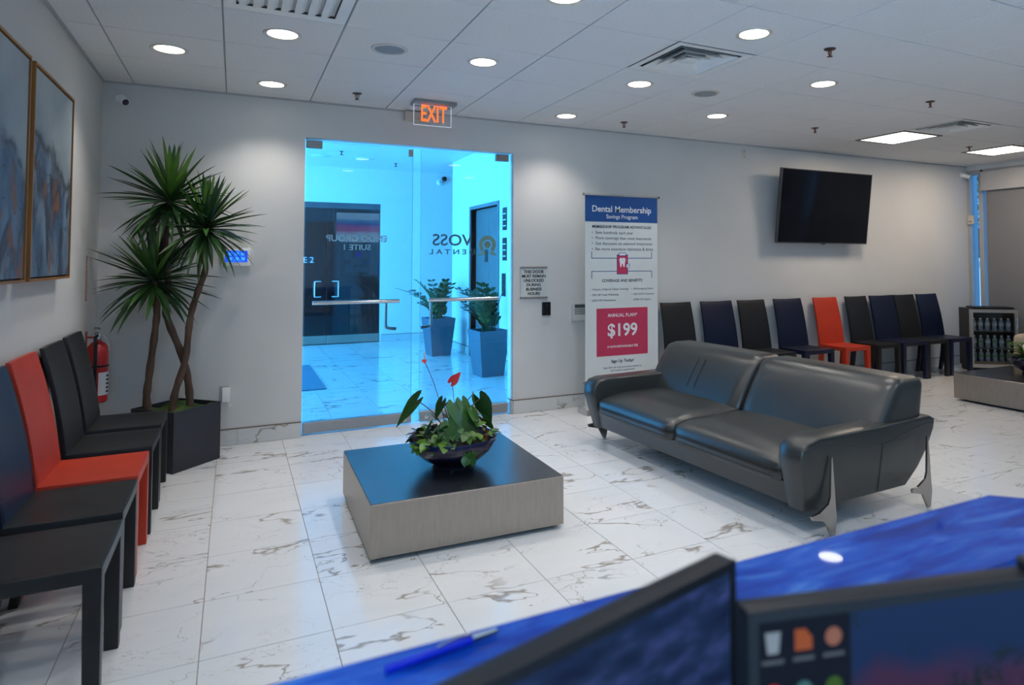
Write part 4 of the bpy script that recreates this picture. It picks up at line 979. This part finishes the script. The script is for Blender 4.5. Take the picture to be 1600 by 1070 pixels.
# ================================================================== LOW TABLES
topm = M('table_top', (.012, .016, .024), .24, spec=1.0, var=.2, vs=5, bump=.03, bs=90, stretch=(1, .05, 1))
topm.node_tree.nodes['Principled BSDF'].inputs['IOR'].default_value = 1.75
def low_table(loc, rz, label):
    t = thing('coffee_table', label, 'table', loc, rz, group='low metal-clad coffee tables'); h = .497
    obj('plinth', B(-h + .06, h - .06, -h + .06, h - .06, 0, .03), blackm, t, smooth=0)
    for k, (a) in enumerate(((-h, h, -h, -h + .02), (-h, h, h - .02, h), (-h, -h + .02, -h + .02, h - .02), (h - .02, h, -h + .02, h - .02))):
        obj('side_panel', B(*a, .024, .2725, .0012, 1), steel, t)
    obj('bottom_board', B(-h + .01, h - .01, -h + .01, h - .01, .024, .04), blackm, t, smooth=0)
    obj('table_top', B(-h + .003, h - .003, -h + .003, h - .003, .26, .276, .001, 1), topm, t)
    return t
low_table((1.781, -2.076, 0), rad(-1.0), 'low square metal-clad coffee table in front of the glass doors')
low_table((7.76, -1.93, 0), rad(1.0), 'low square metal-clad coffee table at the right edge of the picture')

# ================================================================== BOWL ARRANGEMENTS
bowlm = nodes_mat('glazed_bowl', lambda nt: ramp(nt, coordz(nt, 'Z', .20, 9, 0, .25, (.5, .5, 2.2)), [(0, (.006, .006, .012)), (.40, (.008, .010, .04)), (.50, (.10, .08, .10)), (.56, (.012, .016, .07)), (1, (.006, .012, .06))]), .16)
anth = M('anthurium_red', (.55, .03, .03), .3, var=.15); spad = M('spadix', (.70, .50, .22), .6)
purp = M('leaf_purple', (.035, .018, .03), .5, var=.3)
HE = mesh_from(heart(.15, .06), 'leaf'); HE2 = mesh_from(heart(.10, .05), 'leaf')
IVY = mesh_from(blade(.07, .026, .25, .2, 4, prof=lambda t: max(.02, sin(pi * (t * .9 + .08)) ** .8)), 'leaf')
LONG = mesh_from(blade(.20, .028, .35, .25, 6), 'leaf')
SPA = mesh_from(heart(.075, .028), 'spathe')
def bowl(t, R=.243, hh=.160):
    obj('bowl', lathe([(0, .006), (.10, .006), (.115, 0), (.118, .012), (.108, .022), (.16, .045), (.205, .085), (R - .004, hh - .02), (R, hh), (R - .012, hh + .002), (R - .022, hh - .02), (.15, .06), (0, .05)], 40), bowlm, t)
    obj('soil', lathe([(0, hh - .022), (.10, hh - .024), (R - .03, hh - .036)], 28), soil, t)
def stem(t, a, b, lift, r=.0028, m=None, nm='stem'):
    a, b = Vector(a), Vector(b); mid_ = (a + b) / 2 + Vector((0, 0, lift)); return obj(nm, tube(spline([a, mid_, b], 5), r, 5), m or stemm, t)
bp = thing('anthurium_bowl', 'dark glazed bowl of anthurium and ivy on the coffee table by the doors', 'plant', (1.800, -2.135, .276))
bowl(bp); rnd = random.Random(11)
def hl(tip_base, az, el, sc, g, lift=.03, roll_=0):
    s_ = stem(bp, (rnd.uniform(-.05, .05), rnd.uniform(-.04, .04), .12), tip_base, lift, m=stemr)
    put(HE, greens[g], s_, tip_base, az, el, roll_, sc * .86)
hl((-.205, 0, .375), rad(200), rad(-38), 1.45, 1, .04, rad(60))        # long leaf pointing left
hl((-.135, -.02, .235), rad(205), rad(-50), .95, 1, .03, rad(50))
hl((-.07, -.02, .360), rad(195), rad(-62), .85, 0, .03, rad(70))
hl((-.01, -.05, .345), rad(-80), rad(-65), .95, 1, .02, rad(20))
hl((.04, -.03, .350), rad(-60), rad(-60), 1.0, 1, .02)
hl((.155, .0, .350), rad(-20), rad(-62), 1.25, 0, .04, rad(-60))
hl((.12, .02, .375), rad(-60), rad(-70), .6, 2, .04, rad(-30))
hl((.09, -.05, .30), rad(-50), rad(-60), .9, 1, .02)
hl((.165, -.03, .245), rad(-15), rad(-45), .8, 1, .02, rad(-40))
hl((-.03, .06, .33), rad(120), rad(-40), .9, 0, .02); hl((.08, .09, .31), rad(60), rad(-30), .9, 0, .02); hl((-.10, .09, .27), rad(140), rad(-20), .9, 1, .02)
hl((.0, -.06, .27), rad(-100), rad(-70), 1.0, 1, .01); hl((.06, -.08, .245), rad(-70), rad(-65), .95, 0, .01); hl((-.05, -.07, .24), rad(-120), rad(-60), .9, 1, .01)
s_ = stem(bp, (-.02, 0, .12), (-.162, .02, .588), .05, .002, stemr, 'flower_stem'); put(SPA, anth, s_, (-.162, .02, .588), rad(-100), rad(-20), 0, .55, 'spathe')
obj('spadix', tube([(-.162, .02, .588), (-.163, .015, .632)], [.004, .003], 8), spad, s_)
s_ = stem(bp, (.02, 0, .12), (-.002, .02, .462), .03, .002, stemr, 'flower_stem'); put(SPA, anth, s_, (-.004, .02, .455), rad(5), rad(42), rad(80), 1.05, 'spathe')
for k in range(110):      # ivy and fill-in foliage over the rim
    a = rnd.uniform(0, 2 * pi); r = .03 + .19 * rnd.random() ** .6; z = .158 + .11 * (1 - (r / .23) ** 2) * rnd.uniform(.2, 1)
    el = rnd.uniform(-50, 35); put(IVY, greens[rnd.choice((0, 1, 1, 1, 3, 2) if cos(a) > .2 else (0, 1, 1, 2))], bp, (r * cos(a), r * sin(a), z), a + rnd.uniform(-.8, .8), rad(el), rnd.uniform(-.7, .7), rnd.uniform(.6, .95))
for k in range(12):       # pale leaves at the left rim
    a = rad(rnd.uniform(190, 240)); r = rnd.uniform(.15, .21); put(IVY, greens[2], bp, (r * cos(a), r * sin(a), rnd.uniform(.14, .18)), a + rnd.uniform(-.6, .6), rad(rnd.uniform(-35, 15)), rnd.uniform(-.5, .5), rnd.uniform(.9, 1.3))
for k in range(9):        # trailing tendril at the front
    put(IVY, greens[1], bp, (.02 + rnd.uniform(-.03, .03), -.215 - .015 * k / 9, .15 - .055 * k / 9), rad(-90) + rnd.uniform(-.9, .9), rad(-60), 0, .8)
for k in range(10):       # purple foliage at the left
    a = rad(rnd.uniform(165, 195)); r = rnd.uniform(.17, .22); put(IVY, purp, bp, (r * cos(a), r * sin(a), rnd.uniform(.15, .19)), a + rnd.uniform(-1, 1), rad(rnd.uniform(0, 50)), 0, .7)
obj('terracotta_shard', arc_patch(.19, .135, .185, rad(-55), rad(0)), M('terracotta_red', (.30, .045, .03), .5), bp)
b2 = thing('bowl_of_foliage', 'dark glazed bowl with green foliage on the right-hand coffee table', 'plant', (7.93, -1.86, .276))
bowl(b2)
for k in range(46):
    a = rnd.uniform(0, 2 * pi); put(LONG, greens[rnd.choice((1, 2, 2, 1))], b2, (.05 * cos(a), .05 * sin(a), .14), a + rnd.uniform(-.3, .3), rad(rnd.uniform(10, 80)), 0, rnd.uniform(.8, 1.35))
for k in range(9):
    a = rnd.uniform(0, 2 * pi); put(HE, greens[rnd.choice((1, 2))], b2, (.10 * cos(a), .10 * sin(a), .30), a, rad(rnd.uniform(-40, 20)), 0, 1.0)
s_ = stem(b2, (0, 0, .12), (-.12, .03, .37), .03, .002, stemr, 'flower_stem'); put(SPA, anth, s_, (-.12, .03, .37), rad(200), rad(10), 0, .9, 'spathe')

# ================================================================== POTTED YUCCA
yu = thing('potted_yucca', 'tall potted yucca with three trunks in a square black planter', 'potted tree', (.345, -.345, 0))
bm = bmesh.new(); h = .193
V = []
for r, z in ((h, 0), (h, .405), (h - .012, .405), (h - .012, .36)): V.append([bm.verts.new((r * 2 ** .5 * cos(q), r * 2 ** .5 * sin(q), z)) for q in (-pi / 2, 0, pi / 2, pi)])
bm.faces.new(V[0][::-1])
for A, Bq in zip(V, V[1:]):
    for k in range(4): bm.faces.new((A[k], A[(k + 1) % 4], Bq[(k + 1) % 4], Bq[k]))
obj('planter', bm, M('planter_black', (.016, .020, .032), .45, var=.12), yu, smooth=0)
bm = grid_slab(lambda u, v, s: tuple(Matrix.Rotation(pi / 4, 3, 'Z') @ Vector(((2 * u - 1) * (h - .013), (2 * v - 1) * (h - .013), (.385 + .02 * sin(9 * u) * cos(7 * v) + rnd.uniform(-.006, .006)) if s == 0 else .36))), 14, 14)
obj('moss', bm, M('moss', (.055, .10, .015), .95, var=.5, vs=30, bump=1, bs=200), yu)
YL = [mesh_from(blade(.42, .0185, d, .45, 7, prof=lambda t: (.55 + .45 * min(1, t * 3)) * min(1, (1 - t) * 2.6) ** .8 + .02), 'leaf') for d in (.02, .10, .20, .34)]
yg = [M('yucca_dark', (.014, .050, .014), .40, var=.35, vs=5), M('yucca_mid', (.026, .085, .016), .40, var=.35, vs=5), M('yucca_bright', (.07, .16, .02), .40, var=.3, vs=5)]
def yucca(pts, rr, head, n, seed, tilt_=(0, 0), short=1.0):
    rn = random.Random(seed); P = spline([Vector(p) - Vector((.345, -.345, 0)) for p in pts], 5)
    tr = obj('trunk', tube(P, [rr * (1 - .25 * i / len(P)) * (1 + .10 * sin(i * 1.9)) for i in range(len(P))], 10), barkm, yu)
    c = Vector(head) - Vector((.345, -.345, 0))
    for k in range(n):
        f = (k + .5) / n; el = rad(88 - 128 * f ** .85) + rn.uniform(-.12, .12); az = k * 2.39996 + rn.uniform(-.25, .25)
        v = YL[0 if el > .9 else rn.choice((0, 1)) if el > .3 else rn.choice((1, 1, 2)) if el > -.2 else rn.choice((2, 3))]
        az_w = az
        sc = rn.uniform(.82, 1.08) * short
        # keep leaves out of the two walls
        tip = c + Vector((.345, -.345, 0)) + Vector((cos(az) * cos(el), sin(az) * cos(el), 0)) * .42 * sc
        lim = 1.0
        if tip.x < XL + .02: lim = min(lim, (c.x + .345 - XL - .02) / max(.01, -cos(az) * cos(el) * .42 * sc))
        if tip.y > -.03: lim = min(lim, (-.03 - (c.y - .345)) / max(.01, sin(az) * cos(el) * .42 * sc))
        put(v, yg[rn.choice((0, 0, 1)) if f > .35 else rn.choice((0, 1, 2))], tr, c + Vector((0, 0, -.05 * f)), az, el, rn.uniform(-.3, .3), sc * max(.35, lim))
yucca([(.425, -.345, .37), (.415, -.345, .52), (.375, -.35, .73), (.285, -.36, .98), (.262, -.36, 1.10), (.275, -.36, 1.27), (.25, -.355, 1.55), (.272, -.35, 1.84)], .026, (.275, -.35, 1.86), 92, 1)
yucca([(.320, -.40, .37), (.335, -.40, .50), (.392, -.40, .73), (.415, -.40, 1.0), (.455, -.40, 1.18), (.505, -.395, 1.36), (.485, -.39, 1.48), (.502, -.385, 1.66)], .025, (.505, -.385, 1.67), 97, 2, short=.95)
yucca([(.19, -.38, .37), (.165, -.38, .46), (.178, -.38, .64), (.205, -.385, .92), (.215, -.385, 1.10), (.195, -.385, 1.29)], .026, (.195, -.385, 1.30), 97, 4)

# ================================================================== DRINKS FRIDGE + ARMCHAIR
fg = thing('drinks_fridge', 'small glass-door drinks fridge with steel frame in the far right corner', 'fridge', (9.33, -.60, 0), rad(-38))
fw, fd, fh = .275, .34, .80
bm = bmesh.new(); box(bm, -fw, -fw + .03, 0, fd, .06, fh); box(bm, fw - .03, fw, 0, fd, .06, fh); box(bm, -fw + .03, fw - .03, fd - .03, fd, .06, fh); box(bm, -fw + .03, fw - .03, 0, fd - .03, fh - .03, fh); box(bm, -fw + .03, fw - .03, 0, fd - .03, .06, .12); box(bm, -fw + .02, fw - .02, .02, fd, 0, .06)
obj('cabinet', bm, black, fg, smooth=0)
bm = bmesh.new(); box(bm, -fw, -fw + .035, -.045, -.004, .06, fh - .005); box(bm, fw - .035, fw, -.045, -.004, .06, fh - .005); box(bm, -fw + .035, fw - .035, -.045, -.004, .06, .105); box(bm, -fw + .035, fw - .035, -.045, -.004, fh - .045, fh - .005)
dr = obj('door', bm, M('fridge_steel', (.55, .54, .52), .35, .9, var=.05), fg, smooth=0)
obj('door_glass', B(-fw + .035, fw - .035, -.028, -.022, .105, fh - .045), glass('fridge_glass', (.92, .94, .95)), dr, smooth=0)
obj('handle', tube([(fw - .016, -.06, .55), (fw - .016, -.06, .70)], .009, 8), chrome, dr)
shm = M('fridge_shelf', (.22, .22, .23), .4, .5)
for z in (.30, .52): obj('shelf', B(-fw + .032, fw - .032, .01, fd - .035, z - .01, z), shm, fg, smooth=0)
obj('wooden_ledge', B(-fw + .05, fw - .04, -.016, .01, .107, .135), M('ledge_wood', (.38, .22, .11), .5), fg, smooth=0)
obj('top_tray', B(-.20, .26, .03, .30, fh, fh + .02, .004, 1), black, fg)
bg_ = glass('bottle_clear', (.72, .80, .84), .05, 1.35); 
def bottle_mesh(): return mesh_from(lathe([(0, 0), (.027, 0), (.029, .01), (.029, .045), (.027, .055), (.029, .065), (.029, .105), (.022, .125), (.012, .14), (.012, .15), (0, .15)], 14), 'bottle_body')
def cap_mesh(): return mesh_from(lathe([(.0135, .142), (.0135, .158), (0, .158)], 12), 'cap')
bmA = bottle_mesh(); bmA.materials.append(M('bottle_pale', (.34, .41, .46), .18, var=.25, vs=30)); cpA = cap_mesh(); cpA.materials.append(white)
LBm = mesh_from(lathe([(.0295, .062), (.0295, .098)], 14), 'bottle_label'); LBm.materials.append(M('bottle_label', (.55, .62, .68), .5))
LBg = LBm.copy(); LBg.materials.clear(); LBg.materials.append(M('bottle_label_green', (.14, .30, .14), .5))
rz_ = rad(-38); shelf_nm = {0: 'bottom shelf', 1: 'middle shelf', 2: 'top shelf'}
for r, z in enumerate((.121, .301, .521)):
    for k in range(6):
        lx, ly = -.20 + k * .08, .06
        x = 9.33 + lx * cos(rz_) - ly * sin(rz_); y = -.60 + lx * sin(rz_) + ly * cos(rz_)
        ordn = ('leftmost', 'second', 'third', 'fourth', 'fifth', 'rightmost')[k]
        t = thing('water_bottle', '%s%s bottle in the front line on the fridge %s' % (ordn, '' if k in (0, 5) else ' from the left', shelf_nm[r]), 'bottle', (x, y, z), 0, 'bottles in the drinks fridge')
        obj('bottle_body', bmA, None, t); obj('cap', cpA, None, t); obj('bottle_label', LBg if (r == 0 or (r == 1 and k % 2)) else LBm, None, t)
ac = thing('armchair', 'beige upholstered armchair at the right edge behind the bowl of foliage', 'armchair', (9.0, -1.60, 0), 0)
bei = M('upholstery_beige', (.42, .36, .27), .8, var=.08, vs=20, bump=.3, bs=300)
obj('backrest', cushion(.20, .40, -.34, .34, .30, .74, .07, .0, 10), bei, ac, smooth=60); obj('seat_cushion', cushion(-.36, .24, -.26, .26, .24, .42, .05, .015, 10), bei, ac, smooth=60)
for s in (-1, 1): obj('arm', cushion(-.36, .30, s * .31 - .07, s * .31 + .07, .14, .58, .05, 0, 8), bei, ac, smooth=60)
obj('seat_base', B(-.34, .38, -.28, .28, .12, .25, .01, 2), bei, ac)
for sx, sy in ((-.30, -.27), (-.30, .27), (.32, -.27), (.32, .27)): obj('leg', tube([(sx, sy, 0), (sx, sy, .14)], [.014, .02], 8), blackm, ac)

# ================================================================== RECEPTION DESK AND MONITORS
granite = None
def bluestone(nt):
    N = nt.nodes; tc = N.new('ShaderNodeTexCoord'); mp = N.new('ShaderNodeMapping'); mp.inputs['Scale'].default_value = (3, 14, 6); mp.inputs['Rotation'].default_value = (0, 0, rad(-12)); L(nt, tc.outputs['Object'], mp.inputs[0])
    n = N.new('ShaderNodeTexNoise'); n.inputs['Scale'].default_value = 2.4; n.inputs['Detail'].default_value = 7; n.inputs['Distortion'].default_value = .6; L(nt, mp.outputs[0], n.inputs['Vector'])
    return ramp(nt, n.outputs['Fac'], [(.28, (.003, .022, .20)), (.45, (.006, .050, .34)), (.56, (.014, .09, .46)), (.68, (.05, .17, .52)), (.8, (.11, .25, .56))])
bs_ = nodes_mat('blue_stone', bluestone, .03)
bs_.node_tree.nodes['Principled BSDF'].inputs['Specular IOR Level'].default_value = .35
dk = thing('reception_counter', 'straight reception counter topped with a polished blue stone ledge', 'counter', (0, 0, 0))
dp = M('desk_panel', (.10, .09, .085), .5, var=.15, vs=6, stretch=(6, 6, .5))
obj('counter_ledge', prism([(-.05, -5.232), (-.05, -5.075), (1.7995, -5.0626), (1.7995, -5.232)], 'z', .965, 1.0), bs_, dk, smooth=0)
obj('front_panel', prism([(-.02, -5.20), (-.02, -5.11), (1.799, -5.10), (1.799, -5.20)], 'z', 0, .965), dp, dk, smooth=0)
d2_ = thing('counter_return', 'angled end of the reception counter with the same blue stone', 'counter', (0, 0, 0))
obj('counter_ledge', prism([(1.80, -5.232), (1.80, -5.0626), (1.885, -5.062), (2.45, -5.58), (2.45, -5.83)], 'z', .965, 1.0), bs_, d2_, smooth=0)
obj('front_panel', prism([(1.80, -5.20), (1.80, -5.10), (1.852, -5.10), (2.42, -5.60), (2.42, -5.74)], 'z', 0, .965), dp, d2_, smooth=0)
wk = thing('desk_worktop', 'laminate worktop behind the reception counter carrying the monitors', 'desk', (0, 0, 0))
lamn = M('desk_laminate', (.16, .14, .12), .5, var=.1)
obj('worktop', B(-.02, 1.78, -5.85, -5.24, .71, .74), lamn, wk, smooth=0)
for x in (.0, 1.72): obj('side_support', B(x, x + .03, -5.82, -5.26, 0, .71), lamn, wk, smooth=0)
def screen_blur(nt):
    N = nt.nodes; tc = N.new('ShaderNodeTexCoord'); mp = N.new('ShaderNodeMapping'); mp.inputs['Rotation'].default_value = (0, rad(35), 0); mp.inputs['Scale'].default_value = (8, 1, 22); L(nt, tc.outputs['Object'], mp.inputs[0])
    n = N.new('ShaderNodeTexNoise'); n.inputs['Scale'].default_value = 2.2; n.inputs['Detail'].default_value = 3; L(nt, mp.outputs[0], n.inputs['Vector'])
    return ramp(nt, n.outputs['Fac'], [(.30, (.006, .012, .045)), (.50, (.012, .028, .085)), (.62, (.03, .05, .17)), (.75, (.07, .08, .32))])
def screen_desktop(nt):
    N = nt.nodes; tc = N.new('ShaderNodeTexCoord'); sp = N.new('ShaderNodeSeparateXYZ'); L(nt, tc.outputs['Object'], sp.inputs[0])
    n = N.new('ShaderNodeTexNoise'); n.inputs['Scale'].default_value = 9; n.inputs['Detail'].default_value = 5; L(nt, tc.outputs['Object'], n.inputs['Vector'])
    a = N.new('ShaderNodeMath'); a.operation = 'MULTIPLY_ADD'; a.inputs[1].default_value = .10; L(nt, n.outputs['Fac'], a.inputs[0]); L(nt, sp.outputs['Z'], a.inputs[2])
    m = N.new('ShaderNodeMapRange'); m.inputs['From Min'].default_value = -.05; m.inputs['From Max'].default_value = .40; L(nt, a.outputs[0], m.inputs['Value'])
    land = ramp(nt, m.outputs[0], [(0, (.03, .02, .03)), (.60, (.035, .018, .04)), (.70, (.055, .02, .06)), (.79, (.045, .02, .06)), (.83, (.008, .025, .09)), (1, (.009, .030, .10))])
    n2 = N.new('ShaderNodeTexNoise'); n2.inputs['Scale'].default_value = 9; n2.inputs['Detail'].default_value = 8; n2.inputs['Roughness'].default_value = .72; L(nt, tc.outputs['Object'], n2.inputs['Vector'])
    mr_ = N.new('ShaderNodeMapRange'); mr_.inputs['From Min'].default_value = .54; mr_.inputs['From Max'].default_value = .58; L(nt, n2.outputs['Fac'], mr_.inputs['Value'])
    x = N.new('ShaderNodeMix'); x.data_type = 'RGBA'; L(nt, mr_.outputs[0], x.inputs['Factor']); L(nt, land, x.inputs['A']); x.inputs['B'].default_value = (.010, .017, .019, 1)
    # dark icon column on the left
    k = N.new('ShaderNodeMath'); k.operation = 'LESS_THAN'; k.inputs[1].default_value = -.176; L(nt, sp.outputs['X'], k.inputs[0])
    y = N.new('ShaderNodeMix'); y.data_type = 'RGBA'; L(nt, k.outputs[0], y.inputs['Factor']); L(nt, x.outputs['Result'], y.inputs['A']); y.inputs['B'].default_value = (.004, .005, .012, 1)
    return y.outputs['Result']
def monitor(loc, rz, label, smat, w_=.545, h_=.33):
    t = thing('monitor', label, 'monitor', loc, rz)
    b = obj('housing', B(-w_ / 2, w_ / 2, -.010, .012, 0, h_, .003, 2), black, t, loc=(0, 0, 1.12 - .74 - h_))
    bm = bmesh.new()
    for a in ((-w_ / 2, w_ / 2, 0, .02), (-w_ / 2, w_ / 2, h_ - .009, h_), (-w_ / 2, -w_ / 2 + .009, .02, h_ - .009), (w_ / 2 - .009, w_ / 2, .02, h_ - .009)): box(bm, a[0], a[1], -.0125, -.009, a[2], a[3])
    obj('bezel', bm, black, b, smooth=0)
    obj('screen', B(-w_ / 2 + .008, w_ / 2 - .008, -.0112, -.0098, .019, h_ - .008), smat, b, smooth=0)
    obj('stand_neck', B(-.035, .035, .015, .04, .012, .25, .004, 1), black, t); obj('stand_foot', B(-.12, .12, -.07, .10, 0, .014, .004, 2), black, t)
    return b
m1 = nodes_mat('screen_dark_blue', screen_blur, .3, .8, True); m2 = nodes_mat('screen_desktop', screen_desktop, .3, .8, True)
an1 = math.atan2(.090, .350)
mb1 = monitor((1.130 - cos(an1) * .2725, -5.262 - sin(an1) * .2725, .74), an1, 'black monitor with dark blue screen, left of the two on the desk', m1)
an2 = math.atan2(-.072, .290)
mb2 = monitor((1.078 + cos(an2) * .2725, -5.345 + sin(an2) * .2725, .74), an2, 'black monitor showing desktop icons, right of the two on the desk', m2)
obj('webcam_clip', B(.02, .12, -.012, .014, .329, .340, .003, 1), black, mb2)
icons = [(0, 0, (.30, .33, .36)), (1, 0, (.40, .09, .03)), (2, 0, (.35, .14, .09)), (0, 1, (.45, .02, .04)), (1, 1, (.06, .16, .16)), (2, 1, (.05, .12, .02)), (0, 2, (.05, .1, .3)), (1, 2, (.3, .3, .1)), (2, 2, (.1, .3, .3))]
ictxt = M('icon_caption', (.03, .03, .03), .5, spec=.1, emit=(.10, .11, .11), es=.3)
for c, r, colr in icons:
    xx = -.250 + c * .0285; zz = .302 - r * .041
    im = M('icon_%d_%d' % (c, r), tuple(v * .15 for v in colr), .5, spec=.1, emit=colr, es=.45)
    if (c, r) == (0, 0): bm = prism([(-.007, .0095), (.007, .0095), (.005, -.008), (-.005, -.008)], 'y', -.0118, -.0113)
    elif (c, r) == (1, 0): bm = prism([(-.008, .0095), (.002, .0095), (.008, .002), (.008, -.008), (-.008, -.008)], 'y', -.0118, -.0113)
    else: bm = prism([(.0078 * cos(q * pi / 8), .0078 * sin(q * pi / 8)) for q in range(16)], 'y', -.0118, -.0113)
    obj('desktop_icon', bm, im, mb2, loc=(xx, 0, zz), smooth=0)
    obj('icon_caption', B(xx - .010, xx + .010, -.0117, -.0113, zz - .0165, zz - .0132), ictxt, mb2, smooth=0)
# pen and clip on the ledge
pn = thing('ballpoint_pen', 'blue pen with a silver clip lying on the blue counter ledge', 'pen', (.915, -5.092, 1.0045), rad(8))
obj('barrel', tube([(-.085, 0, 0), (.01, 0, 0)], .0045, 10), M('pen_blue', (.005, .02, .45), .3), pn)
obj('clip', tube(spline([(-.03, 0, .004), (-.01, 0, .007), (.006, 0, .006), (.012, 0, .002)], 4), .0015, 8), chrome, pn); obj('tip', tube([(.01, 0, 0), (.04, 0, 0)], [.0045, .003], 10), chrome, pn)
